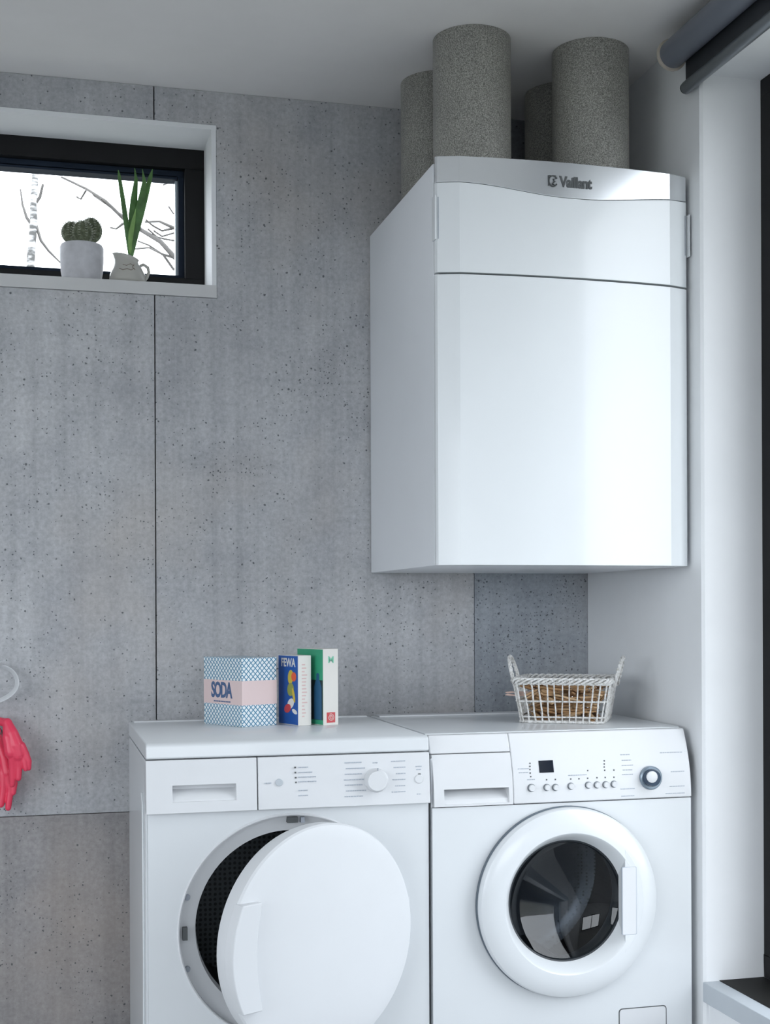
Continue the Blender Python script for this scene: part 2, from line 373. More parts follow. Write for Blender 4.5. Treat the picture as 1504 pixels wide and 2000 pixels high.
# ================================================================== VENTILATION UNIT
BX0, BX1, BZL, BZT, BZS = 0.1851, 0.7803, 1.2142, 2.0962, 1.8436
unit = thing('ventilation_unit', (0.5 * (BX0 + BX1), -0.3, BZL), 'large white wall-mounted ventilation unit with silver top band under four foam ducts', 'ventilation unit')
MB().box(BX0, BX1, -0.004, -0.580, BZL, BZT - 0.01).build('casing', M['unitside'], unit, bevel=0.002)
MB().box(BX0 + 0.012, BX1 - 0.012, -0.580, -0.588, BZL + 0.01, BZT - 0.012).build('inner_core', M['dark'], unit)
def front_profile(n=28):
    xs = [BX0, BX0 + 0.004, BX0 + 0.050]; ys = [-0.594, -0.5985, -0.6125]
    c0, c1 = BX0 + 0.050, BX1 - 0.050
    for k in range(1, n):
        x = c0 + (c1 - c0) * k / n; u = 2 * k / n - 1
        xs.append(x); ys.append(-0.6125 - 0.013 * (1 - u * u))
    xs += [c1, BX1 - 0.004, BX1]; ys += [-0.6125, -0.5985, -0.594]
    return list(zip(xs, ys))
PROF = front_profile()
def wave(x):
    u = (x - BX0) / (BX1 - BX0)
    q = min(1, max(0, (u - 0.08) / 0.42)) if u < 0.5 else min(1, max(0, (1.02 - u) / 0.47))
    return BZT - 0.056 - 0.021 * (q * q * (3 - 2 * q))
def front_shell(z0f, z1f, yb, name, mat, inset=0.0, parent=unit):
    pr_ = [(x + (inset if i == 0 else 0) - (inset if i == len(PROF) - 1 else 0), y) for i, (x, y) in enumerate(PROF)]
    vs = []; fs = []; n = len(pr_)
    for x, y in pr_: vs += [(x, y, z0f(x)), (x, y, z1f(x)), (x, yb, z0f(x)), (x, yb, z1f(x))]
    for i in range(n - 1):
        a = 4 * i; c = 4 * (i + 1)
        fs += [(a, c, c + 1, a + 1), (a + 2, a + 3, c + 3, c + 2), (a + 1, c + 1, c + 3, a + 3), (a, a + 2, c + 2, c)]
    fs += [(0, 1, 3, 2), (4 * n - 4, 4 * n - 2, 4 * n - 1, 4 * n - 3)]
    return MB().add(vs, fs).build(name, mat, parent, smooth=5, bevel=0.0012)
low = front_shell(lambda x: BZL, lambda x: BZS - 0.002, -0.5805, 'lower_front_panel', M['unit'])
upp = front_shell(lambda x: BZS + 0.002, lambda x: wave(x) - 0.0008, -0.5805, 'upper_front_panel', M['unit'])
vis = front_shell(lambda x: wave(x), lambda x: BZT, -0.5885, 'top_visor', M['silver'], 0.001)
for s_, x in ((-1, BX0), (1, BX1)):
    MB().box(x - 0.0035 * (s_ < 0), x + 0.0035 * (s_ > 0), -0.606, -0.5825, 1.915, 2.01).build('grip_tab', M['unit'], upp, bevel=0.0012)
    xi = x + 0.006 * -s_
    MB().box(xi - 0.0007, xi + 0.0007, -0.6003, -0.594, 1.918, 2.008).build('tab_shadow', M['ink'], upp)  # raised grey strip painting the shadow line beside the tab
# emblem and lettering on the visor
yl = -0.6262
lg = link('lettering', text_mesh('Vaillant', 0.0315, 0.0005, 0.0013, 0.84, 0.96), M['inkdark'], vis)
lx = 0.4985
place(lg, (lx, yl, 2.0525), (1, -0.006, 0), (0, 0, 1))
e = MB()
ec = (0.4455, yl - 0.0003, 2.0530)
egg = [(ec[0] + 0.0095 * math.cos(q) * (1.05 if math.cos(q) < 0 else 1), ec[1], ec[2] + 0.0115 * math.sin(q)) for q in [math.radians(-150 + 300 * k / 22 + 180) for k in range(23)]]
e.tube(egg, 0.0016, 6)
e.tube([(ec[0] + 0.004, ec[1], ec[2] - 0.009), (ec[0] - 0.002, ec[1], ec[2] - 0.006), (ec[0] + 0.003, ec[1], ec[2] - 0.001), (ec[0] + 0.0, ec[1], ec[2] + 0.004), (ec[0] + 0.006, ec[1], ec[2] + 0.006)], [0.0012, 0.002, 0.0022, 0.0018, 0.0008], 6)
e.tube([(ec[0] - 0.0105, ec[1], ec[2] - 0.011), (ec[0] - 0.0105, ec[1], ec[2] + 0.0115), (ec[0] + 0.006, ec[1], ec[2] + 0.0115)], 0.0013, 6)
e.build('emblem', M['inkdark'], vis, smooth=40)

# four foam ducts
tf = NT('foam_duct'); v = tf.coords()
gr = tf.noise(v, 430, 2, 0.8); md = tf.noise(v, 9, 4)
tf.link(tf.mix(1.0, tf.ramp(gr, [(0.36, (0.11, 0.11, 0.10)), (0.5, (0.27, 0.265, 0.245)), (0.66, (0.50, 0.485, 0.45))]), tf.ramp(md, [(0.3, (0.9, 0.9, 0.9)), (0.7, (1.08, 1.08, 1.06))]), 'MULTIPLY'), tf.b.inputs['Base Color'])
tf.set(Roughness=0.38); tf.bump(gr, 0.12, 0.001); M['foam'] = tf.m
for (x, y), lab in zip(((0.322, -0.437), (0.6135, -0.440), (0.316, -0.175), (0.640, -0.185)),
        ('speckled grey foam duct at the front left above the white unit', 'speckled grey foam duct at the front right above the white unit',
         'shaded grey foam duct half hidden behind the front left duct', 'dark grey foam duct mostly hidden behind the front right duct')):
    r = 0.0895; z0, z1 = BZT - 0.0095, CEIL - 0.0005
    MB().lathe([(r - 0.014, z0), (r, z0), (r, z1), (r - 0.014, z1)], (x, y, 0), seg=64, closed=True).build('ventilation_duct', M['foam'], smooth=40)
    tag(col.objects[-1], lab, 'duct', 'foam ducts above the ventilation unit')

# ================================================================== DRYER
DX0, DX1, DB, DT = -0.4376, 0.1583, -0.075, 0.85
DF = -0.618
dry = thing('tumble_dryer', (0.5 * (DX0 + DX1), -0.35, 0), 'white tumble dryer with its round door ajar, left of the washing machine', 'dryer')
def shell_body(x0, x1, yf, yb, zt, mat, parent):
    w = 0.012
    return MB().box(x0, x0 + w, yf, yb, 0.0, zt).box(x1 - w, x1, yf, yb, 0.0, zt).box(x0 + w, x1 - w, yb - w, yb, 0.0, zt).box(x0 + w, x1 - w, yf, yb - w, 0.0, 0.02).build('body', mat, parent, bevel=0.003)
def plate_hole(x0, x1, z0, z1, c, r, yf, yb, n=72):
    vs = []; fs = []; cx_, cz_ = c
    for k in range(n):
        q = 2 * PI * k / n; dx, dz = math.cos(q), math.sin(q)
        tx = ((x1 - cx_) / dx) if dx > 1e-9 else (((x0 - cx_) / dx) if dx < -1e-9 else 1e9)
        tz = ((z1 - cz_) / dz) if dz > 1e-9 else (((z0 - cz_) / dz) if dz < -1e-9 else 1e9)
        t = min(tx, tz)
        vs += [(cx_ + r * dx, yf, cz_ + r * dz), (cx_ + t * dx, yf, cz_ + t * dz), (cx_ + r * dx, yb, cz_ + r * dz), (cx_ + t * dx, yb, cz_ + t * dz)]
    mbx = MB(); o = vs
    for k in range(n):
        a = 4 * k; c2 = 4 * ((k + 1) % n)
        fs += [(a, a + 1, c2 + 1, c2), (a + 2, c2 + 2, c2 + 3, a + 3), (a, c2, c2 + 2, a + 2)]
        # corner triangles where the boundary turns
        p, q_ = vs[a + 1], vs[c2 + 1]
        if abs(p[0] - q_[0]) > 1e-7 and abs(p[2] - q_[2]) > 1e-7:
            X = x1 if (abs(p[0] - x1) < 1e-6 or abs(q_[0] - x1) < 1e-6) else x0
            Z = z1 if (abs(p[2] - z1) < 1e-6 or abs(q_[2] - z1) < 1e-6) else z0
            i = len(vs); vs += [(X, yf, Z), (X, yb, Z)]
            fs += [(a + 1, i, c2 + 1), (a + 3, c2 + 3, i + 1), (a + 1, a + 3, i + 1, i), (c2 + 1, i, i + 1, c2 + 3)]
        else: fs.append((a + 1, a + 3, c2 + 3, c2 + 1))
    return mbx.add(vs, fs)
def grip_plate(x0, x1, z0, z1, hole, yf, yb, deep):
    """front plate with a recessed grip: yf(z) is its front surface"""
    hx0, hx1, hz0, hz1 = hole
    xs = [x0, hx0, hx1, x1]
    zs = sorted(set([z0, hz0, hz1, z1] + [z0 + (z1 - z0) * k / 8 for k in range(1, 8) if not (abs(z0 + (z1 - z0) * k / 8 - hz0) < 0.003 or abs(z0 + (z1 - z0) * k / 8 - hz1) < 0.003)]))
    b = MB()
    for i in range(3):
        for j in range(len(zs) - 1):
            if i == 1 and zs[j] >= hz0 - 1e-9 and zs[j + 1] <= hz1 + 1e-9: continue
            b.add([(xs[i], yf(zs[j]), zs[j]), (xs[i + 1], yf(zs[j]), zs[j]), (xs[i + 1], yf(zs[j + 1]), zs[j + 1]), (xs[i], yf(zs[j + 1]), zs[j + 1])], [(0, 1, 2, 3)])
    out = [(x0, z) for z in zs] ; out2 = [(x1, z) for z in zs]
    for o_ in (out, out2):
        for j in range(len(zs) - 1):
            b.add([(o_[j][0], yf(zs[j]), zs[j]), (o_[j][0], yf(zs[j + 1]), zs[j + 1]), (o_[j][0], yb, zs[j + 1]), (o_[j][0], yb, zs[j])], [(0, 1, 2, 3)])
    for z in (z0, z1):
        for i in range(3): b.add([(xs[i], yf(z), z), (xs[i + 1], yf(z), z), (xs[i + 1], yb, z), (xs[i], yb, z)], [(0, 1, 2, 3)])
    b.add([(x0, yb, z0), (x1, yb, z0), (x1, yb, z1), (x0, yb, z1)], [(0, 1, 2, 3)])
    # the recess: deep under the upper lip, running out to the lower edge
    hz = [z for z in zs if hz0 - 1e-9 <= z <= hz1 + 1e-9]
    def yr(z): return yf(z) + 0.003 + deep * ((z - hz0) / (hz1 - hz0)) ** 2.6
    for j in range(len(hz) - 1):
        za, zb = hz[j], hz[j + 1]
        b.add([(hx0, yr(za), za), (hx1, yr(za), za), (hx1, yr(zb), zb), (hx0, yr(zb), zb)], [(0, 1, 2, 3)])
        for x in (hx0, hx1): b.add([(x, yf(za), za), (x, yr(za), za), (x, yr(zb), zb), (x, yf(zb), zb)], [(0, 1, 2, 3)])
    for z in (hz0, hz1): b.add([(hx0, yf(z), z), (hx1, yf(z), z), (hx1, yr(z), z), (hx0, yr(z), z)], [(0, 1, 2, 3)])
    return b
def px_x(px, py, y): return P(px, py, 'y', y).x
def px_z(px, py, y): return P(px, py, 'y', y).z

shell_body(DX0, DX1, DF + 0.012, DB, 0.812, M['enamel'], dry)
DC = (-0.1396, 0.4605)
plate_hole(DX0 + 0.004, DX1, 0.0, 0.7055, DC, 0.232, DF, DF + 0.011).build('front_panel', M['enamel'], dry, bevel=0)
b = MB().prism([(DB, 0.8165), (DF + 0.0 , 0.8165), (DF - 0.006, 0.8185), (DF - 0.004, 0.844), (DF + 0.004, 0.85), (DB, 0.85)], 'x', DX0, DX1)
b.build('worktop', M['enamel'], dry, bevel=0.003)
# raised rim line at the back of the worktop
MB().box(DX0 + 0.01, DX1 - 0.01, DB - 0.03, DB - 0.004, 0.85, 0.8535).build('back_strip', M['enamel2'], dry, bevel=0.001)
# embossed side panel
e = MB().prism([(DF + 0.09, 0.74), (DF + 0.11, 0.72), (DF + 0.14, 0.4), (DF + 0.11, 0.06), (DF + 0.09, 0.04), (DF + 0.06, 0.06), (DF + 0.045, 0.4), (DF + 0.06, 0.72)], 'x', DX0 - 0.004, DX0 + 0.001)
e.build('side_embossing', M['enamel'], dry, bevel=0.003)
def dyf(z): return -0.634 + 0.009 * (z - 0.7075) / (0.814 - 0.7075)
XD = -0.2112
g0 = P(336, 1534, 'y', -0.62); g1 = P(460, 1561, 'y', -0.62)
grip_plate(DX0, XD - 0.0012, 0.7075, 0.8148, (g0.x, g1.x, g1.z, g0.z), dyf, -0.6, 0.06).build('condensate_drawer', M['enamel2'], dry, bevel=0.001)
fas = MB().prism([(dyf(0.7075), 0.7075), (dyf(0.8148), 0.8148), (-0.6, 0.8148), (-0.6, 0.7075)], 'x', XD + 0.0012, DX1).build('control_panel', M['enamel2'], dry, bevel=0.0015)
def disc(mb, px, py, yf, r, h, seg=24, r2=None):
    c = P(px, py, 'y', yf); r2 = r2 or r * 0.9
    mb.lathe([(0, 0.002), (r, 0.002), (r, -h * 0.7), (r2, -h), (0, -h)], (c.x, c.y, c.z), 'y', seg); return mb
disc(MB(), 545, 1528, -0.628, 0.0078, 0.004).build('push_button', plain('grey_button', (0.5, 0.54, 0.58), 0.4), fas, smooth=40)
disc(MB(), 818, 1521, -0.628, 0.0095, 0.004).build('push_button', M['enamel2'], fas, smooth=40)
kb = disc(MB(), 733, 1523, -0.628, 0.0245, 0.022, 48, 0.0205).build('programme_knob', M['enamel2'], fas, smooth=40)
kc = P(738, 1503, 'y', -0.651)
MB().box(kc.x - 0.0012, kc.x + 0.0012, kc.y - 0.0005, kc.y + 0.001, kc.z - 0.003, kc.z + 0.003).build('pointer', M['ink'], kb)
for py in (1499, 1509, 1519, 1528, 1545, 1555.5):
    c = P(576.5 + (py - 1499) * 0.05, py, 'y', -0.629)
    MB().box(c.x - 0.0016, c.x + 0.0016, c.y - 0.0012, c.y + 0.002, c.z - 0.0016, c.z + 0.0016).build('indicator_light', M['inkdark'], fas)
def print_lines(rows, yf, parent, mat, h=0.0022):
    b = MB()
    for px0, px1, py in rows:
        a = P(px0, py, 'y', yf(py)); c = P(px1, py, 'y', yf(py)); x = a.x
        while x < c.x:
            w = random.uniform(0.002, 0.0055); w = min(w, c.x - x)
            yy = a.y + (c.y - a.y)
            b.box(x, x + w, yy - 0.0004, yy + 0.001, a.z - h / 2, a.z + h / 2); x += w + 0.0012
    o = b.build('printed_labels', mat, parent); o['kind'] = 'stuff'; return o
M['inkpale'] = plain('pale_print', (0.45, 0.49, 0.55), 0.6, var=0.05)
def yd(py): return -0.6256 - 0.0085 * (py - 1477) / 104 - 0.0006
rows = [(583, 602, 1499), (583, 610, 1509), (583, 617, 1518), (583, 618, 1527), (583, 601, 1544), (583, 602, 1554), (517, 531, 1530)]
for k in range(7): rows.append((672 + 2 * abs(3 - k) % 5, 706 + (k * 7) % 13, 1490 + 11.2 * k - (1 if k > 3 else 0)))
for k in range(6): rows.append((764 + (k * 5) % 12, 792, 1487 + 12 * k))
rows += [(812, 824, 1497), (813, 823, 1503), (728, 738, 1490), (814, 822, 1551)]
print_lines(rows, yd, fas, M['inkpale'])
MB().box(*(lambda c: (c.x - 0.003, c.x + 0.003, c.y - 0.0004, c.y + 0.002, c.z - 0.0015, c.z + 0.0015))(P(819, 1512, 'y', -0.6285))).build('indicator_light', M['inkdark'], fas)
# opening
dr = MB().lathe([(0.234, DF - 0.004), (0.2365, DF - 0.001), (0.2365, DF + 0.002), (0.231, DF + 0.002), (0.231, DF + 0.014), (0.196, DF + 0.03), (0.192, DF + 0.06), (0.196, DF + 0.06), (0.2, DF + 0.034), (0.233, DF + 0.018), (0.2318, DF - 0.003)], (DC[0], 0, DC[1]), 'y', 96, closed=True).build('door_surround', M['enamel2'], dry, smooth=35)
tdm = NT('perforated_drum'); v = tdm.coords()
vo = tdm.new('ShaderNodeTexVoronoi'); vo.inputs['Scale'].default_value = 85; vo.inputs['Randomness'].default_value = 0.15; tdm.link(v, vo.inputs['Vector'])
tdm.link(tdm.ramp(vo.outputs['Distance'], [(0.28, (0.012, 0.014, 0.016)), (0.36, (0.085, 0.095, 0.105))]), tdm.b.inputs['Base Color'])
tdm.set(Roughness=0.45, Metallic=0.3); M['drumdark'] = tdm.m
MB().lathe([(0.0, -0.2), (0.215, -0.2), (0.215, DF + 0.055), (0.197, DF + 0.05)], (DC[0], 0, DC[1]), 'y', 64).build('drum', M['drumdark'], dry, smooth=35)
c = P(361, 1823, 'y', DF + 0.012)
MB().box(c.x - 0.005, c.x + 0.005, c.y - 0.008, c.y + 0.006, c.z - 0.013, c.z + 0.013).build('lock_slot', M['inkdark'], dr)
for px, py in ((366, 1753), (366, 1893)):
    c = P(px, py, 'y', DF + 0.012); MB().lathe([(0, -0.005), (0.0055, -0.004), (0.0065, 0.004)], tuple(c), 'y', 16).build('screw', M['ink'], dr, smooth=40)
for px, w in ((570, 0.011), (590, 0.004)):
    c = P(px, 1600, 'y', DF + 0.016); MB().box(c.x - w, c.x + w, c.y - 0.01, c.y + 0.006, c.z - 0.006, c.z + 0.006).build('latch', M['inkdark'] if px == 570 else M['ink'], dr)
# the open door, hinged on the right
HGX, HGY, HGZ, DR, TH = 0.1091, -0.65, 0.4617, 0.232, 0.464
door = bpy.data.objects.new('door', None); col.objects.link(door); door.empty_display_size = 0.05
door.location = (HGX - DR * math.cos(TH), HGY - DR * math.sin(TH), HGZ); door.rotation_euler = (0, 0, TH)
adopt(door, dry)
def local(o, parent):      # parts modelled in their parent's own frame
    o.parent = parent; return o
prof = [(0, -0.016)]
for k in range(1, 13):
    r = 0.222 * k / 12; prof.append((r, -0.016 + 0.010 * (k / 12) ** 2.2))
prof += [(0.2285, -0.0035), (0.2318, 0.001), (0.232, 0.006), (0.2305, 0.03), (0.226, 0.044), (0.20, 0.05), (0.17, 0.058), (0, 0.062)]
local(MB().lathe(prof, (0, 0, 0), 'y', 96).build('door_disc', M['door'], None, smooth=30), door)
hp = []; ang = 26
for k in range(15): q = math.radians(180 - ang + 2 * ang * k / 14); hp.append((0.2345 * math.cos(q), 0.2345 * math.sin(q)))
for k in range(15): q = math.radians(180 + ang - 2 * ang * k / 14) ; hp.append((-0.165 - 0.012 * math.cos(PI * (k - 7) / 14), 0.1028 * math.sin(math.radians(-90 + 180 * k / 14)) ))
hp2 = hp[:15] + [(-0.166 - 0.013 * math.cos((k - 7) / 7 * PI / 2), -0.1028 + 0.2056 * k / 14) for k in range(15)]
hp2 = [(x, -z if i < 15 else z) for i, (x, z) in enumerate(hp2)]
hp2 = [(hp[i][0], -0.1028 + 0.2056 * i / 14) for i in range(15)] + [(-0.166 - 0.013 * math.cos((k - 7) / 7 * PI / 2), 0.1028 - 0.2056 * k / 14) for k in range(15)]
local(MB().prism(hp2, 'y', -0.0235, 0.006).build('door_handle', M['door'], None, smooth=30, bevel=0.0025), door)
local(MB().box(0.222, 0.24, 0.012, 0.04, -0.05, 0.05).build('hinge', M['enamel2'], None, bevel=0.002), door)

# ================================================================== WASHING MACHINE
QX0, QX1 = 0.1651, 0.7702; QF = -0.624
wsh = thing('washing_machine', (0.5 * (QX0 + QX1), -0.35, 0), 'white front-loading washing machine with closed porthole door beside the right wall', 'washing machine')
shell_body(QX0, QX1, QF + 0.012, DB, 0.80, M['enamel'], wsh)
QC = (0.468, 0.4805)
plate_hole(QX0, QX1, 0.0, 0.6945, QC, 0.19, QF, QF + 0.0115).build('front_panel', M['enamel'], wsh)
def wyf(z):
    u = max(0.0, (z - 0.6965) / (0.847 - 0.6965)); return -0.6285 + 0.038 * u ** 2.0
zz = [0.6965 + (0.847 - 0.6965) * k / 12 for k in range(13)]
XW = 0.3478
def wash_prism(x0, x1, z0, z1, yb, name, parent, bev=0.0015):
    zs = [z0] + [z for z in zz if z0 + 0.002 < z < z1 - 0.002] + [z1]
    return MB().prism([(wyf(z), z) for z in zs] + [(yb, z1), (yb, z0)], 'x', x0, x1).build(name, M['enamel2'], parent, smooth=35, bevel=bev)
g0 = P(866, 1542, 'y', -0.62); g1 = P(992, 1566, 'y', -0.62)
grip_plate(QX0 + 0.003, XW - 0.001, 0.6965, 0.8068, (g0.x, g1.x, g1.z, g0.z), wyf, -0.57, 0.05).build('detergent_drawer', M['enamel2'], wsh, smooth=35, bevel=0.0008)
fw = wash_prism(XW, QX1, 0.6965, 0.847, -0.57, 'control_panel', wsh, 0.003)
wash_prism(QX0, XW, 0.8082, 0.847, -0.57, 'panel_top_strip', wsh, 0.003)
MB().prism([(DB, 0.81), (-0.569, 0.81), (-0.569, 0.8485), (-0.56, 0.85), (DB, 0.85)], 'x', QX0, QX1).build('worktop', M['enamel'], wsh, bevel=0.0015)
MB().box(QX0 + 0.01, QX1 - 0.01, DB - 0.05, DB - 0.003, 0.85, 0.854).build('back_strip', M['enamel2'], wsh, bevel=0.001)
def wy(py): # front surface under a pixel row
    z = 0.85 - (py - 1430) * 0.00118; return wyf(min(max(z, 0.6965), 0.847))
for px, py in ((1038, 1539), (1068, 1538), (1085, 1538), (1115, 1535.5), (1149, 1533.5), (1166, 1533), (1183, 1532.5), (1199, 1531.5)):
    r = 0.0072 if px < 1050 else 0.0062
    disc(MB(), px, py, wy(py), r + 0.0016, 0.0012).build('button_collar', plain('collar_grey', (0.16, 0.18, 0.20), 0.5), fw, smooth=40)
    disc(MB(), px + 0.6, py, wy(py) - 0.0005, r, 0.0055).build('push_button', M['enamel2'], fw, smooth=40)
a = P(1053, 1486, 'y', wy(1497)); c = P(1081, 1508, 'y', wy(1497))
tl = (wyf(a.z), wyf(c.z))
MB().add([(a.x, tl[0] - 0.0012, a.z), (c.x, tl[0] - 0.0012, a.z), (c.x, tl[1] - 0.0012, c.z), (a.x, tl[1] - 0.0012, c.z),
          (a.x, tl[0] + 0.002, a.z), (c.x, tl[0] + 0.002, a.z), (c.x, tl[1] + 0.002, c.z), (a.x, tl[1] + 0.002, c.z)],
         [(0, 1, 2, 3), (4, 7, 6, 5), (0, 4, 5, 1), (1, 5, 6, 2), (2, 6, 7, 3), (3, 7, 4, 0)]).build('display', M['screen'], fw)
ky = wy(1518)
dial = disc(MB(), 1270, 1519, ky, 0.0262, 0.008, 56, 0.0235).build('dial_ring', plain('dial_metal', (0.26, 0.32, 0.38), 0.35, metal=0.5), fw, smooth=40)
disc(MB(), 1271, 1518.5, ky - 0.007, 0.0192, 0.016, 56, 0.017).build('programme_knob', plain('navy_knob', (0.02, 0.045, 0.085), 0.25), fw, smooth=40)
disc(MB(), 1273.5, 1517.5, ky - 0.0235, 0.0128, 0.0025, 48).build('knob_cap', M['enamel2'], fw, smooth=40)
rows = []
for px, py in ((1035.5, 1491), (1035.5, 1497), (1035.5, 1503), (1036, 1510), (1037, 1517), (1068, 1523), (1085, 1522.5), (1115, 1521.5), (1131, 1521), (1148, 1520), (1148, 1505), (1166, 1519), (1182, 1518.5), (1199, 1518), (1199, 1504), (1180, 1486), (1180, 1492), (1180, 1498), (1181, 1504.5)):
    c = P(px, py, 'y', wy(py)); yy = wyf(c.z)
    MB().box(c.x - 0.0013, c.x + 0.0013, yy - 0.0008, yy + 0.002, c.z - 0.0015, c.z + 0.0015).build('indicator_light', M['inkdark'], fw)
def yw(py): return wy(py)
rows = [(1012, 1033, 1502), (1014, 1033, 1509.5), (1030, 1045, 1523), (1110, 1146, 1514.5)]
rows += [(1211, 1229, 1474), (1214, 1232, 1485), (1214, 1236, 1495), (1216, 1235, 1504), (1215, 1236, 1513), (1212, 1240, 1541), (1214, 1239, 1555)]
rows += [(1288, 1332, 1470), (1310, 1336, 1507), (1308, 1337, 1536), (1300, 1337, 1550)]
b = MB()
for px0, px1, py in rows:
    a0 = P(px0, py, 'y', wy(py)); a1 = P(px1, py - 0.0 * (px1 - px0), 'y', wy(py)); x = a0.x; z = a0.z; yy = wyf(z)
    while x < a1.x:
        w = min(random.uniform(0.002, 0.006), a1.x - x); b.box(x, x + w, yy - 0.0007, yy + 0.003, z - 0.001, z + 0.001); x += w + 0.0013
b.build('printed_labels', M['inkpale'], fw)['kind'] = 'stuff'
# porthole door
wd = bpy.data.objects.new('door', None); col.objects.link(wd); wd.location = (QC[0], QF, QC[1]); adopt(wd, wsh)
MB().lathe([(0.199, QF - 0.0005), (0.2025, QF - 0.001), (0.2065, QF - 0.012), (0.2065, QF - 0.02), (0.203, QF - 0.028), (0.193, QF - 0.034), (0.170, QF - 0.039), (0.1535, QF - 0.040), (0.1495, QF - 0.037), (0.1335, QF - 0.004), (0.130, QF + 0.004), (0.136, QF + 0.012), (0.165, QF - 0.0), ], (QC[0] , 0, QC[1]), 'y', 96, closed=True).build('door_ring', M['enamel'], wd, smooth=30)
MB().lathe([(0.2035, QF - 0.0005), (0.2078, QF - 0.0008), (0.2085, QF - 0.007), (0.2035, QF - 0.009)], (QC[0], 0, QC[1]), 'y', 96, closed=True).build('ring_gasket', plain('grey_seal', (0.11, 0.14, 0.17), 0.5), wd, smooth=30)
seg = []; hx = 0.1230; hr = 0.168; qa = math.acos(hx / hr)
for k in range(17): q = -qa + 2 * qa * k / 16; seg.append((QC[0] + hr * math.cos(q), QC[1] + hr * math.sin(q)))
hb = MB().prism(seg, 'y', QF - 0.0398, QF - 0.004).build('handle_block', M['enamel'], wd, smooth=30, bevel=0.0015)
a = P(1216, 1695, 'y', QF - 0.04); c = P(1243, 1824, 'y', QF - 0.04)
MB().prism(rrect(a.x - 0.0012, c.x + 0.0012, c.z - 0.0012, a.z + 0.0012, 0.003), 'y', QF - 0.0400, QF - 0.036).build('handle_gap', M['inkpale'], wd)
MB().prism(rrect(a.x, c.x, c.z, a.z, 0.003), 'y', QF - 0.0406, QF - 0.036).build('door_handle', M['enamel2'], wd, bevel=0.0008)
M['bowl'] = glassy('bowl_glass', (0.40, 0.43, 0.46, 1), 0.03)
MB().lathe([(0.1335, QF - 0.003), (0.1295, QF - 0.002), (0.1275, QF + 0.006), (0.1335, QF + 0.006)], (QC[0], 0, QC[1]), 'y', 72, closed=True).build('glass_rim', plain('dark_rim', (0.02, 0.025, 0.03), 0.35), wd, smooth=40)
bp = [(0.127, QF + 0.001), (0.12, QF + 0.006), (0.11, QF + 0.012), (0.095, QF + 0.0195), (0.075, QF + 0.0265), (0.05, QF + 0.032), (0.025, QF + 0.035), (0, QF + 0.036)]
gb = MB().lathe(bp, (QC[0], 0, QC[1]), 'y', 64).build('porthole_glass', M['bowl'], wd, smooth=60)
MB().lathe([(0.150, QF + 0.02), (0.138, QF + 0.03), (0.134, QF + 0.05), (0.139, QF + 0.066), (0.15, QF + 0.07), (0.16, QF + 0.06), (0.16, QF + 0.03)], (QC[0], 0, QC[1]), 'y', 64, closed=True).build('door_seal', plain('rubber_seal', (0.07, 0.08, 0.09), 0.4), wsh, smooth=50)
tsm = NT('steel_drum'); v = tsm.coords()
vo = tsm.new('ShaderNodeTexVoronoi'); vo.inputs['Scale'].default_value = 110; vo.inputs['Randomness'].default_value = 0.1; tsm.link(v, vo.inputs['Vector'])
tsm.link(tsm.ramp(vo.outputs['Distance'], [(0.22, (0.02, 0.02, 0.022)), (0.3, (0.26, 0.27, 0.29))]), tsm.b.inputs['Base Color'])
tsm.set(Roughness=0.25, Metallic=1.0); M['drum'] = tsm.m
drum = MB().lathe([(0, -0.22), (0.2, -0.225), (0.235, -0.245), (0.235, -0.53), (0.21, -0.545), (0.158, -0.55)], (QC[0], 0, QC[1]), 'y', 64).build('drum', M['drum'], wsh, smooth=40)
for k in range(3):
    q = math.radians(40 + 120 * k); ux, uz = math.cos(q), math.sin(q); tx, tz = -uz, ux
    vs = []
    for y in (-0.52, -0.26):
        for w, r in ((-0.035, 0.232), (-0.012, 0.165), (0.012, 0.165), (0.035, 0.232)): vs.append((QC[0] + ux * r + tx * w, y, QC[1] + uz * r + tz * w))
    MB().add(vs, [(0, 1, 2, 3), (7, 6, 5, 4), (0, 4, 5, 1), (1, 5, 6, 2), (2, 6, 7, 3), (3, 7, 4, 0)]).build('lifter', plain('grey_lifter', (0.16, 0.18, 0.2), 0.3), drum, bevel=0.006)
a = P(1210, 1972, 'y', QF); x1f = P(1300, 1969, 'y', QF).x
MB().prism(rrect(a.x - 0.002, x1f + 0.002, a.z - 0.102, a.z + 0.002, 0.008), 'y', QF - 0.0006, QF + 0.002).build('filter_gap', M['inkdark'], wsh)
MB().prism(rrect(a.x, x1f, a.z - 0.1, a.z, 0.007), 'y', QF - 0.0016, QF + 0.002).build('filter_flap', M['enamel2'], wsh, bevel=0.0005)

# ================================================================== THINGS ON THE DRYER
TOPZ = 0.8502
# soda carton: local x along the long printed side
sod = thing('soda_box', (0, 0, 0), 'blue and white patterned cardboard box with pink band reading SODA', 'box')
mid = Vector((-0.1954, -0.312)); v1 = Vector((-0.0729, 0.1383)); v2 = Vector((0.0872, 0.0444))
L1, L2, HS = 0.156, 0.098, 0.159
ctr = mid + v1.normalized() * L1 / 2 + v2.normalized() * L2 / 2
sod.location = (ctr.x, ctr.y, TOPZ); ang = math.atan2(v2.y, v2.x); sod.rotation_euler = (0, 0, ang)
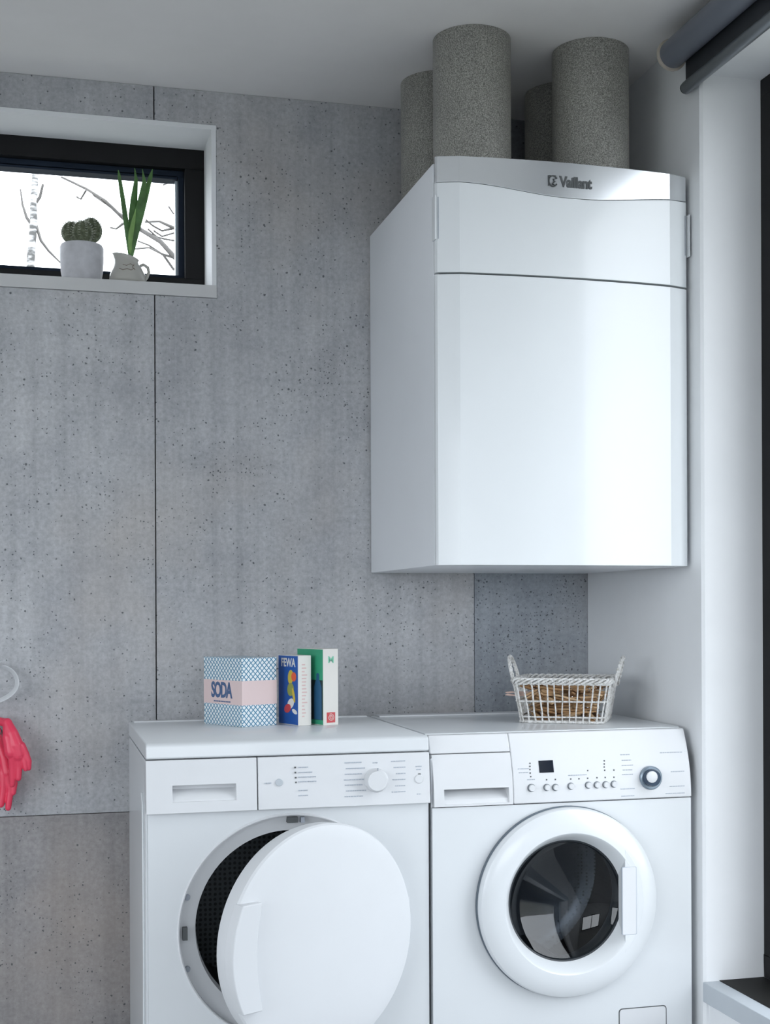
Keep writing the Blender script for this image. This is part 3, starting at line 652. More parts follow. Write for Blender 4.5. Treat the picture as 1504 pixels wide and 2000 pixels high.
# local frame: x along v2 (short face), y along v1 (back); the two seen faces are -y and -x
tp = NT('lattice_paper'); v = tp.coords()
sx = tp.new('ShaderNodeSeparateXYZ'); tp.link(v, sx.inputs[0])
uu = tp.math('ADD', sx.outputs[0], sx.outputs[1])
pc = 0.0128
def tri(a): return tp.math('ABSOLUTE', tp.math('SUBTRACT', tp.math('FRACT', tp.math('DIVIDE', a, pc)), 0.5))
da = tri(tp.math('ADD', uu, sx.outputs[2])); db = tri(tp.math('SUBTRACT', uu, sx.outputs[2]))
lat = tp.math('MAXIMUM', da, db)
patt = tp.math('LESS_THAN', tp.math('MINIMUM', da, db), 0.115)
tp.link(tp.mix(patt, (0.82, 0.88, 0.90, 1), (0.02, 0.19, 0.34, 1)), tp.b.inputs['Base Color']); tp.set(Roughness=0.5); M['lattice'] = tp.m
M['pink'] = plain('pale_pink_paper', (0.78, 0.62, 0.61), 0.55, var=0.02)
M['navy'] = plain('navy_print', (0.07, 0.13, 0.27), 0.5, var=0.05)
bx = local(MB().box(-L2 / 2, L2 / 2, -L1 / 2, L1 / 2, 0, HS - 0.012).build('carton', M['lattice'], None, bevel=0.001), sod)
local(MB().box(-L2 / 2 - 0.0006, L2 / 2 + 0.0006, -L1 / 2 - 0.0006, L1 / 2 + 0.0006, HS - 0.0122, HS).build('lid', M['lattice'], None, bevel=0.001), sod)
local(MB().box(-L2 / 2 - 0.0005, L2 / 2 + 0.0005, -L1 / 2 - 0.0005, L1 / 2 + 0.0005, 0.050, 0.106).build('paper_band', M['pink'], None), sod)
tx = link('lettering', text_mesh('SODA', 0.040, 0.0003, 0.0012, 0.85, 0.86), M['navy']); tx.parent = sod
place(tx, (-L2 / 2 - 0.0009, 0.004, 0.081), (0, -1, 0), (0, 0, 1))
for vv in tx.data.vertices: vv.co.y *= 1.25
b = MB(); y = -0.032
while y < 0.036: w = random.uniform(0.003, 0.007); b.box(-L2 / 2 - 0.0009, -L2 / 2 - 0.0003, y, y + w, 0.0545, 0.0575); y += w + 0.0015
local(b.build('small_print', M['navy'], None), sod)

def carton(name, corner, a_deg, wd_, dp, h, label, cat, mcover, mspine):
    """corner = nearest bottom corner; spine runs along +x local (wd_), the cover runs back along +y local (dp)"""
    t = thing(name, (corner[0], corner[1], TOPZ), label, cat, None, math.radians(a_deg))
    local(MB().box(0, wd_, 0, dp, 0, h).build('carton', mspine, None, bevel=0.0008), t)
    local(MB().box(-0.0005, 0.001, 0.0015, dp - 0.0015, 0.0015, h - 0.0015).build('printed_cover', mcover, None), t)
    return t
M['bluep'] = plain('blue_print', (0.015, 0.10, 0.40), 0.35, var=0.15)
M['card'] = plain('white_card', (0.78, 0.76, 0.72), 0.5, var=0.02)
M['greenp'] = plain('green_print', (0.04, 0.36, 0.20), 0.4, var=0.1)
M['darkgreen'] = plain('dark_print_green', (0.015, 0.035, 0.04), 0.4, var=0.1)
M['bottleblue'] = plain('bottle_blue', (0.03, 0.12, 0.24), 0.4, var=0.1)
M['red'] = plain('red_print', (0.62, 0.07, 0.08), 0.5, var=0.1)
M['yellow'] = plain('yellow_print', (0.66, 0.50, 0.06), 0.5, var=0.1)
M['orange'] = plain('orange_print', (0.80, 0.12, 0.05), 0.5, var=0.1)
M['olive'] = plain('olive_print', (0.30, 0.34, 0.08), 0.5, var=0.1)
def blob(t, name, mat, yc, zc, ry, rz, tilt=0, n=14, off=-0.0009):
    ps = []
    for k in range(n):
        q = 2 * PI * k / n; a, c = ry * math.cos(q), rz * math.sin(q)
        ps.append((yc + a * math.cos(tilt) - c * math.sin(tilt), zc + a * math.sin(tilt) + c * math.cos(tilt)))
    return local(MB().prism(ps, 'x', off, -0.0004).build(name, mat, None), t)
A1 = 20
b1 = carton('detergent_box', (-0.065, -0.309), A1, 0.035, 0.092, 0.163, 'blue detergent carton with colourful picture and white narrow side beside the patterned box', 'box', M['bluep'], M['card'])
tx = link('lettering', text_mesh('FEWA', 0.027, 0.0002, 0.0008, 0.9, 1.0), M['card']); tx.parent = b1; place(tx, (-0.0008, 0.045, 0.145), (0, -1, 0), (0, 0, 1))
for nm, mt, yc, zc, ry, rz, tl, of in (('picture_shape', M['yellow'], 0.034, 0.112, 0.012, 0.017, 0.2, -0.0009), ('picture_shape', M['orange'], 0.019, 0.113, 0.011, 0.011, 0, -0.0011),
        ('picture_shape', M['olive'], 0.034, 0.083, 0.015, 0.016, 0.5, -0.0010), ('picture_shape', M['yellow'], 0.020, 0.070, 0.005, 0.018, -0.3, -0.0012), ('picture_shape', M['card'], 0.034, 0.050, 0.016, 0.011, -0.5, -0.0009),
        ('picture_shape', M['red'], 0.048, 0.038, 0.016, 0.010, -0.3, -0.0012), ('picture_shape', M['card'], 0.016, 0.032, 0.012, 0.005, 0.3, -0.0010)):
    blob(b1, nm, mt, yc, zc, ry, rz, tl, off=of)
b = MB()
for k in range(16): z = 0.02 + 0.008 * k; b.box(0.010, 0.010 + random.uniform(0.006, 0.016), -0.0004, 0.0004, z, z + 0.003)
local(b.build('small_print', plain('faded_red_print', (0.72, 0.52, 0.50), 0.6), None), b1)
b2 = carton('starch_box', (-0.0078, -0.319), A1, 0.041, 0.118, 0.178, 'tall green and white carton with red stamp, rightmost of the packages on the dryer', 'box', M['greenp'], M['card'])
local(MB().box(-0.0009, -0.0004, 0.0015, 0.117, 0.012, 0.105).build('dark_field', M['darkgreen'], None), b2)
local(MB().prism([(0.006, 0.013), (0.040, 0.013), (0.040, 0.088), (0.034, 0.100), (0.029, 0.106), (0.029, 0.118), (0.026, 0.121), (0.020, 0.121), (0.017, 0.118), (0.017, 0.106), (0.012, 0.100), (0.006, 0.088)], 'x', -0.0013, -0.0004).build('bottle_picture', M['bottleblue'], None), b2)
tx = link('lettering', text_mesh('M', 0.022, 0.0002, 0.0004), plain('mint_print', (0.22, 0.60, 0.42), 0.5)); tx.parent = b2; place(tx, (0.021, -0.0003, 0.152), (1, 0, 0), (0, 0, 1))
local(MB().box(0.009, 0.032, -0.0004, 0.0004, 0.006, 0.030).build('red_stamp', M['red'], None), b2)
tr = []
for k in range(26): q = 0.5 + k / 25 * 4.5 * PI; r = 0.0015 + 0.0075 * k / 25; tr.append((0.0205 + r * math.cos(q), -0.0005, 0.018 + r * math.sin(q)))
local(MB().tube(tr, 0.0007, 5).build('stamp_swirl', M['card'], None), b2)

# ------------------------------------------------------------------ basket with pegs on the washing machine
BA = math.atan2(-0.097, 0.169); LB, WB, HB = 0.194, 0.176, 0.107
A_ = Vector((0.4532, -0.3825)); ux = Vector((math.cos(BA), math.sin(BA))); uy = Vector((-ux.y, ux.x))
bc = A_ + ux * LB / 2 + uy * WB / 2
bsk = thing('wicker_basket', (bc.x, bc.y, TOPZ), 'small whitewashed wicker basket with two upright handles full of clothes pegs', 'basket', None, BA)
tw = NT('whitewashed_wicker'); v = tw.coords()
tw.link(tw.ramp(tw.noise(v, 160, 4, 0.7), [(0.33, (0.34, 0.33, 0.30)), (0.45, (0.62, 0.61, 0.59)), (0.6, (0.78, 0.78, 0.77))]), tw.b.inputs['Base Color']); tw.set(Roughness=0.8)
tw.bump(tw.noise(v, 300), 0.4, 0.001); M['wicker'] = tw.m
FL = 0.017
def rim_pt(s, z, out=0.0):
    """point on the basket wall: s in 0..1 round, z height"""
    k = FL * z / HB + out; hx, hy = LB / 2 + k, WB / 2 + k; r = 0.018
    per = 2 * (2 * hx + 2 * hy); d = (s % 1.0) * per
    if d < 2 * hx: p, n = (-hx + d, -hy), (0, -1)
    elif d < 2 * hx + 2 * hy: p, n = (hx, -hy + d - 2 * hx), (1, 0)
    elif d < 4 * hx + 2 * hy: p, n = (hx - (d - 2 * hx - 2 * hy), hy), (0, 1)
    else: p, n = (-hx, hy - (d - 4 * hx - 2 * hy)), (-1, 0)
    x, y = p
    ax_, ay_ = abs(x) - (hx - r), abs(y) - (hy - r)
    if ax_ > 0 and ay_ > 0:
        l = math.hypot(ax_, ay_)
        x = math.copysign(hx - r + ax_ / l * r, x); y = math.copysign(hy - r + ay_ / l * r, y)
    return Vector((x, y, z))
def lb(mb, name, parent=bsk, smooth=50): return local(mb.build(name, M['wicker'], None, smooth=smooth), parent)
NSEG = 120
for z, nm, rr in ((0.052, 'weave_band', 0.0022), (0.015, 'weave_band', 0.0021), (0.0035, 'base_band', 0.0032)):
    pts = [rim_pt(k / NSEG, z, 0.0015 * math.sin(k * 2 * PI * 44 / NSEG)) for k in range(NSEG)]
    lb(MB().tube(pts, rr, 6, True), nm)
for j in range(4):       # braided rim: strands twisting round each other
    pts = []
    for k in range(NSEG * 2):
        q = 2 * PI * j / 4 + k * 2 * PI * 14 / (NSEG * 2)
        pts.append(rim_pt(k / (NSEG * 2), HB - 0.008 + 0.0062 * math.sin(q), 0.0036 * math.cos(q)))
    lb(MB().tube(pts, 0.0029, 6, True), 'rim_strand')
for k in range(48):
    s = (k + 0.5) / 48
    lb(MB().tube([rim_pt(s + 0.0015 * math.sin(k * 3 + z * 70), z * HB, 0.001) for z in (0.01, 0.25, 0.5, 0.75, 0.95)], 0.0019 + 0.0003 * math.sin(k * 7), 6), 'stake')
b = MB()
for k in range(14): y = -WB / 2 + 0.012 + (WB - 0.024) * k / 13; b.tube([(-LB / 2 + 0.004, y, 0.0035), (LB / 2 - 0.004, y, 0.0035)], 0.003, 6)
lb(b, 'base')
for sgn in (-1, 1):
    b = MB()
    for j in range(3):
        pts = []
        for k in range(41):
            u = k / 40; q = 2 * PI * j / 3 + u * 2 * PI * 5
            lift = math.sin(PI * u) ** 0.75
            x = sgn * (LB / 2 + FL + 0.004 + 0.018 * lift + 0.0026 * math.cos(q)); y = 0.038 * -math.cos(PI * u) * (1.0) ; z = HB - 0.022 + 0.068 * lift + 0.0026 * math.sin(q)
            pts.append((x, y, z))
        b.tube(pts, 0.0027, 6)
    lb(b, 'handle')
# clothes pegs
tpg = NT('peg_wood'); v = tpg.coords((1, 1, 1))
oi = tpg.new('ShaderNodeObjectInfo')
tpg.link(tpg.mix(1.0, tpg.ramp(oi.outputs['Random'], [(0.0, (0.30, 0.16, 0.07)), (0.5, (0.55, 0.33, 0.16)), (1.0, (0.74, 0.53, 0.32))]), tpg.ramp(tpg.noise(tpg.coords((30, 200, 200)), 1.0), [(0.3, (0.8, 0.78, 0.75)), (0.7, (1.1, 1.1, 1.1))]), 'MULTIPLY'), tpg.b.inputs['Base Color'])
tpg.set(Roughness=0.6); M['peg'] = tpg.m
PLn, PWd, PHt = 0.070, 0.009, 0.0115
def half_mesh(sgn):
    o = [(-0.035, 0.0052), (-0.035, 0.0018), (-0.012, 0.0003), (0.004, 0.0008), (0.014, 0.0022), (0.030, 0.0006), (0.035, 0.0022), (0.035, 0.0036), (0.024, 0.0054), (0.0, 0.0056)]
    return MB().prism([(x, sgn * z) for x, z in o], 'y', -PWd / 2, PWd / 2).mesh('peg_half')
HM = [half_mesh(1), half_mesh(-1)]
for h_ in HM: h_.materials.append(M['peg'])
spr = MB().tube([(0.004, -0.0065, 0.0), (0.004, -0.003, 0.0), (0.004, 0.003, 0.0), (0.004, 0.0065, 0.0)], 0.0012, 6)
spr.tube([(0.004, 0.0062, 0), (0.013, 0.0062, 0.0045), (0.016, 0.0035, 0.0058), (0.016, -0.0035, 0.0058)], 0.0007, 5)
SM = spr.mesh('peg_spring'); SM.materials.append(M['chrome'])
peg_n = 0
def peg(locv, rot, label, group='clothes pegs in the wicker basket', mat=None):
    r = bpy.data.objects.new('clothes_peg', None); col.objects.link(r); r.empty_display_size = 0.02
    r.location = locv; r.rotation_euler = rot; tag(r, label, 'peg', group)
    for h_ in HM:
        o = bpy.data.objects.new('peg_half', h_); col.objects.link(o); o.parent = r
        if mat:
            o.material_slots[0].link = 'OBJECT'; o.material_slots[0].material = mat
    o = bpy.data.objects.new('spring', SM); col.objects.link(o); o.parent = r
    return r
def corners(x, y, a, l, w):
    c, s = math.cos(a), math.sin(a)
    return [(x + c * p * l / 2 - s * q * w / 2, y + s * p * l / 2 + c * q * w / 2) for p, q in ((-1, -1), (1, -1), (1, 1), (-1, 1))]
def sep_(A, B):
    for poly in (A, B):
        for i in range(4):
            ex, ey = poly[(i + 1) % 4][0] - poly[i][0], poly[(i + 1) % 4][1] - poly[i][1]; nx, ny = -ey, ex
            pa = [nx * x + ny * y for x, y in A]; pb = [nx * x + ny * y for x, y in B]
            if max(pa) < min(pb) or max(pb) < min(pa): return True
    return False
rb = Matrix.Rotation(BA, 4, 'Z')
for lay in range(6):
    z = 0.0155 + lay * 0.0135; lim = FL * z / HB
    hx, hy = LB / 2 + lim - 0.006, WB / 2 + lim - 0.006; done = []
    for tr_ in range(420):
        x, y = random.uniform(-hx, hx), random.uniform(-hy, hy); a = random.uniform(0, PI)
        if tr_ < 120: y = -hy + random.uniform(0.004, 0.05)       # fill the front edge first
        C_ = corners(x, y, a, PLn + 0.001, PWd + 0.0045)
        if any(abs(px) > hx or abs(py) > hy for px, py in C_): continue
        if all(sep_(C_, D) for D in done):
            done.append(C_)
            w = rb @ Vector((x, y, z))
            peg((bc.x + w.x, bc.y + w.y, TOPZ + w.z), (random.uniform(-0.5, 0.5), random.uniform(-0.28, 0.28), BA + a), 'wooden clothes peg in the pile inside the wicker basket')
        if len(done) >= 17: break
w = rb @ Vector((-LB / 2 - 0.008, -0.0405, 0.066))
peg((bc.x + w.x, bc.y + w.y, TOPZ + w.z), (0, 0, BA + PI), 'pale pink clothes peg poking out of the left side of the basket', None, plain('pink_peg', (0.62, 0.44, 0.38), 0.6))

# ================================================================== WINDOW SILL: cactus pot and jug
def sill_pt(px, py, y): return P(px, py, 'y', y)
py_ = 0.068
c = sill_pt(160, 545, py_); r = 0.0535
pot = thing('cactus_pot', (c.x, py_, SILL_TOP), 'grey concrete plant pot with three round cacti on the window sill', 'plant pot')
M['potc'] = plain('pot_concrete', (0.58, 0.58, 0.61), 0.8, var=0.1, vscale=40, bump=0.2)
MB().lathe([(0, 0.0003), (0.044, 0.0003), (0.047, 0.004), (0.0515, 0.03), (r, 0.06), (r, 0.092), (0.0505, 0.0975), (0.043, 0.099), (0.041, 0.094), (0.041, 0.088), (0, 0.088)], (c.x, py_, SILL_TOP), 'z', 48).build('pot', M['potc'], pot, smooth=40)
tc_ = NT('cactus_skin'); v = tc_.coords()
tc_.link(tc_.ramp(tc_.noise(v, 120, 3), [(0.35, (0.07, 0.085, 0.05)), (0.55, (0.13, 0.15, 0.09)), (0.7, (0.24, 0.26, 0.19))]), tc_.b.inputs['Base Color']); tc_.set(Roughness=0.85); M['cactus'] = tc_.m
def cactus(px, py, y, rx, rz):
    q = P(px, py, 'y', y); b = MB(); n = 40; rings = 14; vs = []; fs = []
    for k in range(n):
        a = 2 * PI * k / n; rr = 1 + 0.045 * math.cos(a * 10)
        for i in range(rings + 1):
            t = PI * i / rings; vs.append((q.x + rx * rr * math.sin(t) * math.cos(a), q.y + rx * rr * math.sin(t) * math.sin(a), q.z - rz * math.cos(t)))
    for k in range(n):
        for i in range(rings):
            fs.append((k * (rings + 1) + i, ((k + 1) % n) * (rings + 1) + i, ((k + 1) % n) * (rings + 1) + i + 1, k * (rings + 1) + i + 1))
    o = b.add(vs, fs).build('cactus', M['cactus'], pot, smooth=60)
    b = MB()
    for k in range(10):
        a = 2 * PI * (k + 0.0) / 10
        for i in range(2, 11):
            t = PI * (0.25 + 0.065 * i); d = Vector((math.sin(t) * math.cos(a), math.sin(t) * math.sin(a), -math.cos(t)))
            p0 = Vector((q.x + d.x * rx * 1.04, q.y + d.y * rx * 1.04, q.z + d.z * rz))
            for w_ in (-1.1, -0.4, 0.4, 1.1): 
                d2 = (d + Vector((-math.sin(a), math.cos(a), 0)) * w_).normalized(); b.tube([p0, p0 + d2 * 0.005], [0.0006, 0.0002], 3)
    so = b.build('spines', plain('cactus_spines', (0.55, 0.56, 0.48), 0.7), o); so['kind'] = 'stuff'
cactus(139, 455, 0.072, 0.0235, 0.0275); cactus(161, 455, 0.048, 0.0255, 0.0295); cactus(178, 451, 0.090, 0.0265, 0.0320)
jy = 0.058
c = sill_pt(249.5, 550, jy)
jug = thing('creamer_jug', (c.x, jy, SILL_TOP), 'small white glazed jug with faint drawing holding green leaves on the window sill', 'jug')
M['jug'] = plain('glazed_ceramic', (0.52, 0.51, 0.47), 0.15, var=0.04)
jp = [(0.001, 0.0004), (0.039, 0.0004), (0.0445, 0.004), (0.0465, 0.014), (0.0440, 0.028), (0.0375, 0.042), (0.0300, 0.054), (0.0265, 0.062), (0.027, 0.070), (0.0285, 0.073), (0.0265, 0.0728), (0.0235, 0.062), (0.0270, 0.052), (0.040, 0.03), (0.042, 0.012), (0.001, 0.006)]
vs = []; fs = []; n = 48
for k in range(n):
    a = 2 * PI * k / n
    for rr, h in jp:
        s_ = max(0, h - 0.045) / 0.028; lip = 0.010 * s_ * max(0, math.cos(a - PI)) ** 6; tilt = -0.014 * s_ * math.cos(a) * 0.55
        vs.append((c.x + (rr + lip) * math.cos(a), jy + (rr + lip) * math.sin(a) * 0.98, SILL_TOP + h + tilt * s_))
np_ = len(jp)
for k in range(n):
    for i in range(np_ - 1): fs.append((k * np_ + i, ((k + 1) % n) * np_ + i, ((k + 1) % n) * np_ + i + 1, k * np_ + i + 1))
jb = MB().add(vs, fs).build('jug_body', M['jug'], jug, smooth=50)
MB().tube([(c.x + 0.027, jy, SILL_TOP + 0.05), (c.x + 0.039, jy, SILL_TOP + 0.057), (c.x + 0.050, jy, SILL_TOP + 0.050), (c.x + 0.0525, jy, SILL_TOP + 0.038), (c.x + 0.0475, jy, SILL_TOP + 0.024), (c.x + 0.0425, jy, SILL_TOP + 0.018)], 0.0042, 10).build('jug_handle', M['jug'], jug, smooth=60)
b = MB()
def jug_pt(px, py):       # on the jug's front surface
    q = P(px, py, 'y', jy - 0.033); h = q.z - SILL_TOP
    rr = next(r0 + (r1 - r0) * (h - h0) / (h1 - h0) for (r0, h0), (r1, h1) in zip(jp[1:9], jp[2:10]) if h0 <= h <= h1 or h1 == jp[9][1])
    dx = q.x - c.x; dx = max(-rr * 0.9, min(rr * 0.9, dx)); return (q.x, jy - math.sqrt(rr * rr - dx * dx) * 0.98 - 0.0003, q.z)
b.tube([jug_pt(*q) for q in ((233, 524), (240, 528), (248, 526), (256, 529), (262, 524))], 0.0009, 5)
b.tube([jug_pt(*q) for q in ((240, 516), (247, 519), (255, 515), (262, 520))], 0.0008, 5)
b.tube([jug_pt(*q) for q in ((262, 516), (258, 522), (264, 528))], 0.0008, 5)
b.build('painted_motif', plain('brown_glaze', (0.20, 0.15, 0.12), 0.4), jug)
# leaves: stems rising from the jug
M['leaf'] = plain('leaf_green', (0.085, 0.20, 0.055), 0.45, var=0.35, vscale=30)
M['leafpale'] = plain('leaf_pale', (0.20, 0.36, 0.10), 0.45, var=0.25, vscale=30)
def leaf(pts, ws, mat, dy=0.0):
    """blade through photo points; ws half widths"""
    n = len(pts); vs = []
    for i, (px, py) in enumerate(pts):
        yy = jy + dy * i / (n - 1); q = P(px, py, 'y', yy); w = ws[i] * (1.0 if i == n - 1 else 1.45)
        j, k = max(0, i - 1), min(n - 1, i + 1)
        d = Vector((pts[k][0] - pts[j][0], -(pts[k][1] - pts[j][1]))).normalized(); nx, nz = d.y, -d.x
        vs += [q + Vector((-nx * w, 0, -nz * w)), q + Vector((0, -w * 0.45, 0)), q + Vector((nx * w, 0, nz * w)), q + Vector((0, w * 0.25, 0))]
    fs = []
    for i in range(n - 1):
        for k in range(4): fs.append((4 * i + k, 4 * i + (k + 1) % 4, 4 * i + 4 + (k + 1) % 4, 4 * i + 4 + k))
    fs += [(3, 2, 1, 0), (4 * n - 4, 4 * n - 3, 4 * n - 2, 4 * n - 1)]
    MB().add(vs, fs).build('leaf', mat, jug, smooth=60)
leaf([(254, 500), (250, 462), (245, 425), (240, 390), (233, 345), (231, 332)], [0.003, 0.0045, 0.0045, 0.004, 0.003, 0.0008], M['leaf'], -0.01)
leaf([(256, 500), (258, 460), (260, 420), (262, 388), (266, 350), (263, 328)], [0.003, 0.006, 0.0075, 0.006, 0.003, 0.0008], M['leaf'], 0.01)
leaf([(256, 502), (262, 460), (270, 425), (277, 390), (282, 355), (278, 330)], [0.003, 0.006, 0.0075, 0.0065, 0.0035, 0.0008], M['leaf'], -0.02)
leaf([(257, 500), (266, 455), (276, 415), (285, 380), (294, 345), (298, 330)], [0.003, 0.005, 0.0055, 0.005, 0.0035, 0.0008], M['leaf'], 0.015)
leaf([(255, 498), (254, 475), (256, 455), (261, 430), (265, 408)], [0.002, 0.0035, 0.0045, 0.003, 0.0006], M['leafpale'], -0.03)

# ================================================================== GLOVES AND HOOK (left edge)
M['rubber'] = plain('pink_rubber', (0.86, 0.055, 0.12), 0.34, var=0.06)
def glove(chains, label, rz=0.0):
    b = MB()
    for pts, rs in chains:
        q = [P(px, py, 'y', y) for px, py, y in pts]
        # resample into beads and tubes so the remesh gets one closed volume
        b.tube(q, rs, 12)
        for p_, r_ in zip(q, rs): b.ball(p_, r_ * 1.0, 12, 8)
    o = b.build('rubber_glove', M['rubber'])
    r = o.modifiers.new('remesh', 'REMESH'); r.mode = 'VOXEL'; r.voxel_size = 0.0016; r.use_smooth_shade = True
    s_ = o.modifiers.new('smooth', 'SMOOTH'); s_.factor = 0.5; s_.iterations = 3
    return tag(o, label, 'glove', 'pink rubber gloves')
F = 0.0075
glove([([(-4, 1408, -0.030), (14, 1412, -0.052), (24, 1432, -0.062), (32, 1455, -0.066), (36, 1475, -0.066)], [0.010, 0.012, 0.014, 0.017, 0.017]),
       ([(14, 1412, -0.052), (16, 1440, -0.062), (22, 1470, -0.066)], [0.010, 0.014, 0.016]),
       ([(40, 1458, -0.066), (50, 1474, -0.068), (56, 1487, -0.070), (56, 1500, -0.070)], [0.013, 0.0095, F, 0.0066]),
       ([(44, 1470, -0.066), (48, 1490, -0.072), (50, 1502, -0.074)], [0.011, F, 0.006]),
       ([(34, 1475, -0.066), (37, 1498, -0.068), (36, 1520, -0.069)], [0.012, 0.0085, 0.0072]),
       ([(25, 1475, -0.066), (25, 1505, -0.064), (24, 1532, -0.062)], [0.012, 0.0085, 0.0072]),
       ([(-4, 1408, -0.030), (-20, 1412, -0.03), (-34, 1440, -0.03), (-38, 1490, -0.03)], [0.010, 0.012, 0.016, 0.018])],
      'pink rubber glove with short fingers hanging in front over the wall hook')
glove([([(-6, 1422, -0.012), (-2, 1450, -0.018), (8, 1480, -0.024), (14, 1510, -0.028)], [0.008, 0.010, 0.014, 0.015]),
       ([(18, 1505, -0.030), (28, 1530, -0.034), (26, 1548, -0.036)], [0.012, 0.0085, 0.0068]),
       ([(16, 1515, -0.030), (20, 1545, -0.034), (16, 1578, -0.036)], [0.012, 0.0085, 0.0072]),
       ([(8, 1512, -0.028), (6, 1545, -0.032), (2, 1572, -0.034)], [0.012, 0.0085, 0.0072]),
       ([(0, 1508, -0.026), (-8, 1540, -0.03), (-12, 1565, -0.03)], [0.012, 0.0085, 0.0072])],
      'pink rubber glove hanging lower against the concrete behind the other glove')
hk = thing('wall_hook', tuple(P(-12, 1425, 'y', 0.0)), 'dark steel wall hook carrying the pink rubber gloves', 'hook')
q = P(-4, 1432, 'y', -0.02)
M['steel'] = plain('dark_steel', (0.10, 0.13, 0.13), 0.35, metal=0.7, var=0.1)
MB().tube([(q.x - 0.004, -0.004, q.z), (q.x, -0.05, q.z - 0.002), (q.x + 0.003, -0.066, q.z + 0.004)], [0.0045, 0.0045, 0.005], 10).build('peg', M['steel'], hk, smooth=50)
MB().lathe([(0, -0.005), (0.012, -0.005), (0.014, 0)], (q.x - 0.004, -0.0002, q.z), 'y', 24).build('plate', M['steel'], hk, smooth=40)
lp = thing('strap_loop', tuple(P(-20, 1330, 'y', 0.0)), 'white curled band looping out from the left edge above the gloves', 'band')
# flat band bent into a loop
cpx = [(-12, 1303), (0, 1302), (14, 1304), (26, 1312), (33, 1325), (34, 1338), (28, 1350), (16, 1360), (4, 1366), (-10, 1372), (-26, 1368), (-36, 1350), (-34, 1328), (-24, 1310), (-12, 1300), (0, 1297), (6, 1294)]
vs = []; fs = []; n = len(cpx)
for i, (px, py) in enumerate(cpx):
    q = P(px, py, 'y', -0.03 - 0.0012 * i); w = 0.011; tt = 0.0016
    j, k = max(0, i - 1), min(n - 1, i + 1); d = Vector((cpx[k][0] - cpx[j][0], -(cpx[k][1] - cpx[j][1]))).normalized(); nrm = Vector((d.y, 0, -d.x))
    for sy, sn in ((-1, -1), (1, -1), (1, 1), (-1, 1)): vs.append(q + (Vector((0, 0.86, 0)) + nrm * 0.5) * sy * w + (nrm * 0.86 - Vector((0, 0.5, 0))) * sn * tt)
for i in range(n - 1):
    for k in range(4): fs.append((4 * i + k, 4 * i + (k + 1) % 4, 4 * i + 4 + (k + 1) % 4, 4 * i + 4 + k))
fs += [(3, 2, 1, 0), (4 * n - 4, 4 * n - 3, 4 * n - 2, 4 * n - 1)]
o = MB().add(vs, fs).build('band', M['enamel2'], lp, smooth=50)
sb = o.modifiers.new('subsurf', 'SUBSURF'); sb.levels = 2; sb.render_levels = 2
q = P(-30, 1345, 'y', -0.02)
MB().box(q.x - 0.01, q.x + 0.01, -0.024, 0.0, q.z - 0.015, q.z + 0.015).build('mount', M['enamel2'], lp, bevel=0.003)

# ================================================================== ROLLER BLIND
RX, RZc, RY = 0.742, 2.368, -0.605; BLE = -1.9
bl = thing('roller_blind', (RX, RY, RZc), 'black roller blind rolled up under the ceiling over the right window', 'blind')
M['fabric'] = plain('blind_fabric', (0.035, 0.038, 0.045), 0.55, var=0.1)
M['fabricroll'] = plain('blind_tube', (0.16, 0.175, 0.21), 0.4, var=0.05)
M['alu'] = plain('grey_aluminium', (0.24, 0.26, 0.28), 0.35, metal=0.6, var=0.05)
MB().lathe([(0, 0), (0.031, 0), (0.031, BLE - RY), (0, BLE - RY)], (RX, RY, RZc), 'y', 48).build('roller_tube', M['fabricroll'], bl, smooth=40)
MB().box(RX + 0.0285, RX + 0.0305, BLE, RY - 0.008, 2.295, RZc).build('fabric', M['fabric'], bl)
brp = [(RX + 0.0295 + 0.0125 * math.cos(2 * PI * k / 20), 2.293 + 0.0145 * math.sin(2 * PI * k / 20)) for k in range(20)]
MB().prism(brp, 'y', RY - 0.006, BLE).build('bottom_rail', M['alu'], bl, smooth=40)
MB().lathe([(0.0, 0.0), (0.0125, 0.0), (0.0125, 0.004), (0, 0.004)], (RX + 0.0295, RY - 0.006, 2.293), 'y', 20).build('end_cap', M['inkdark'], bl, smooth=40)
MB().lathe([(0, 0.001), (0.036, 0.001), (0.036, 0.006), (0, 0.006)], (RX, RY, RZc), 'y', 40).build('bracket_disc', plain('beige_plastic', (0.55, 0.50, 0.43), 0.5), bl, smooth=40)
MB().box(RX, XR, RY + 0.0015, RY + 0.0055, RZc - 0.012, RZc + 0.012).build('bracket', plain('beige_plastic', (0.55, 0.50, 0.43), 0.5), bl, bevel=0.001)

# ================================================================== TREES OUTSIDE
tb = NT('birch_bark'); v = tb.coords((6, 6, 22))
tb.link(tb.ramp(tb.noise(v, 1.3, 3), [(0.46, (0.36, 0.36, 0.36)), (0.56, (0.09, 0.09, 0.088))]), tb.b.inputs['Base Color']); tb.set(Roughness=0.9); M['birch'] = tb.m
M['bark'] = plain('grey_bark', (0.105, 0.10, 0.095), 0.9, var=0.3)
GZ = -0.16
def along(pxs, y): return [P(px, py, 'y', y) for px, py in pxs]
ty = 5.2
trunk = along([(60, 508), (66, 430), (65, 400), (70, 330)], ty)
bt = thing('birch_tree', (trunk[0].x - 0.05, ty, GZ), 'slender pale birch tree seen through the left of the window', 'tree')
full = [Vector((trunk[0].x - 0.03, ty, GZ)), Vector((trunk[0].x - 0.02, ty, 1.4))] + trunk + [trunk[-1] + Vector((0.05, 0.02, 1.2)), trunk[-1] + Vector((0.02, 0.0, 2.6))]
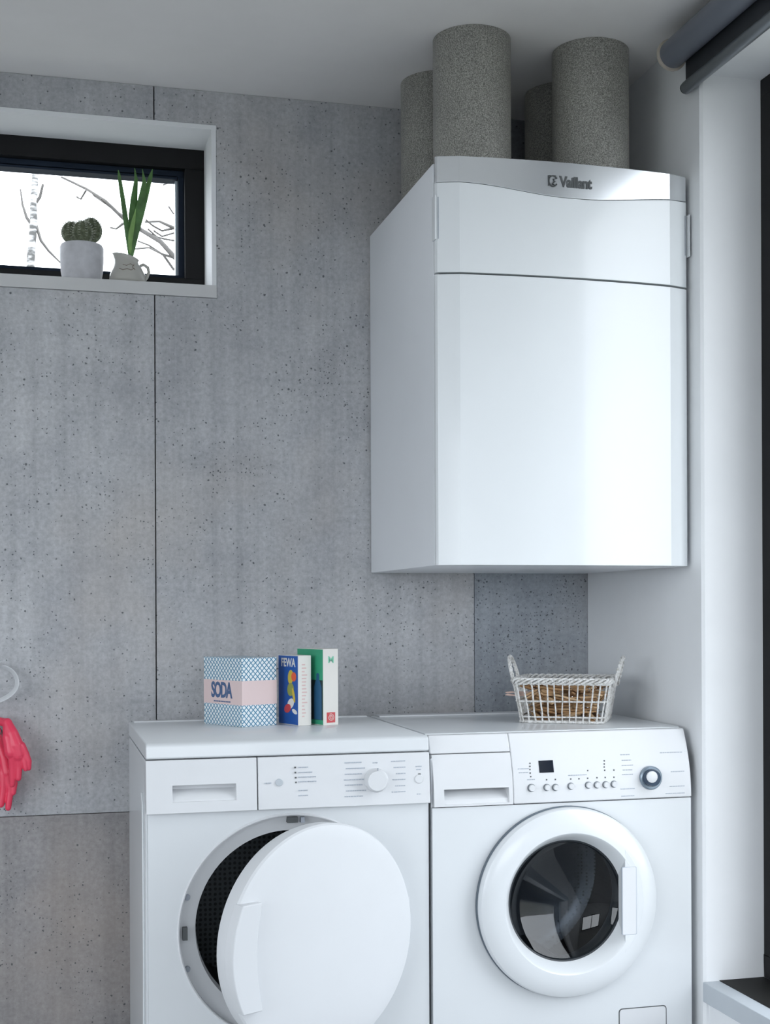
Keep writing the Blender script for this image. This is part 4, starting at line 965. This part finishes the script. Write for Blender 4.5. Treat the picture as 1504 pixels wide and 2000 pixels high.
MB().tube(full, [0.04, 0.032, 0.026, 0.024, 0.022, 0.020, 0.014, 0.004], 10).build('trunk', M['birch'], bt, smooth=60)
for pts in ([(66, 445), (52, 425), (44, 400), (40, 370)], [(66, 425), (80, 470), (95, 490), (125, 520)], [(67, 400), (78, 385), (84, 360)]):
    MB().tube(along(pts, ty), [0.012, 0.010, 0.008, 0.005][:len(pts)], 6).build('branch', M['bark'], bt, smooth=60)
ty = 4.2
tr0 = P(520, 430, 'y', ty)
bt = thing('bare_tree', (tr0.x, ty, GZ), 'leafless tree whose thin twigs cross the right half of the window', 'tree')
MB().tube([(tr0.x, ty, GZ), (tr0.x + 0.02, ty, 1.6), (tr0.x, ty, 2.7), (tr0.x - 0.05, ty, 4.2)], [0.10, 0.08, 0.06, 0.02], 12).build('trunk', M['bark'], bt, smooth=60)
for pts, r0 in (([(520, 560), (420, 545), (340, 503), (312, 476), (275, 446), (240, 421), (205, 396), (168, 372), (120, 341)], 0.012),
                ([(340, 503), (318, 492), (290, 480), (268, 475)], 0.006), ([(520, 500), (420, 462), (338, 446), (310, 437), (284, 431)], 0.010),
                ([(338, 446), (318, 446), (298, 442), (284, 434)], 0.005), ([(420, 545), (340, 521), (318, 498), (290, 488), (262, 484)], 0.007),
                ([(240, 437), (228, 442), (216, 446)], 0.005), ([(275, 446), (258, 436), (240, 437)], 0.005), ([(205, 396), (186, 378), (176, 374), (150, 366)], 0.005),
                ([(520, 420), (400, 425), (338, 418), (328, 408)], 0.006), ([(240, 421), (222, 404), (205, 398), (196, 392)], 0.004), ([(168, 372), (158, 384), (150, 386)], 0.004),
                ([(520, 380), (400, 345), (330, 358), (318, 366)], 0.006), ([(340, 470), (322, 462), (306, 464), (288, 452)], 0.004), ([(340, 455), (318, 457), (300, 452)], 0.003)):
    n = len(pts); MB().tube([p + Vector((0, 0.05 * math.sin(i * 1.7), 0)) for i, p in enumerate(along(pts, ty))], [max(0.005, 1.5 * r0 * (1 - 0.7 * i / (n - 1))) for i in range(n)], 6).build('branch', M['bark'], bt, smooth=60)
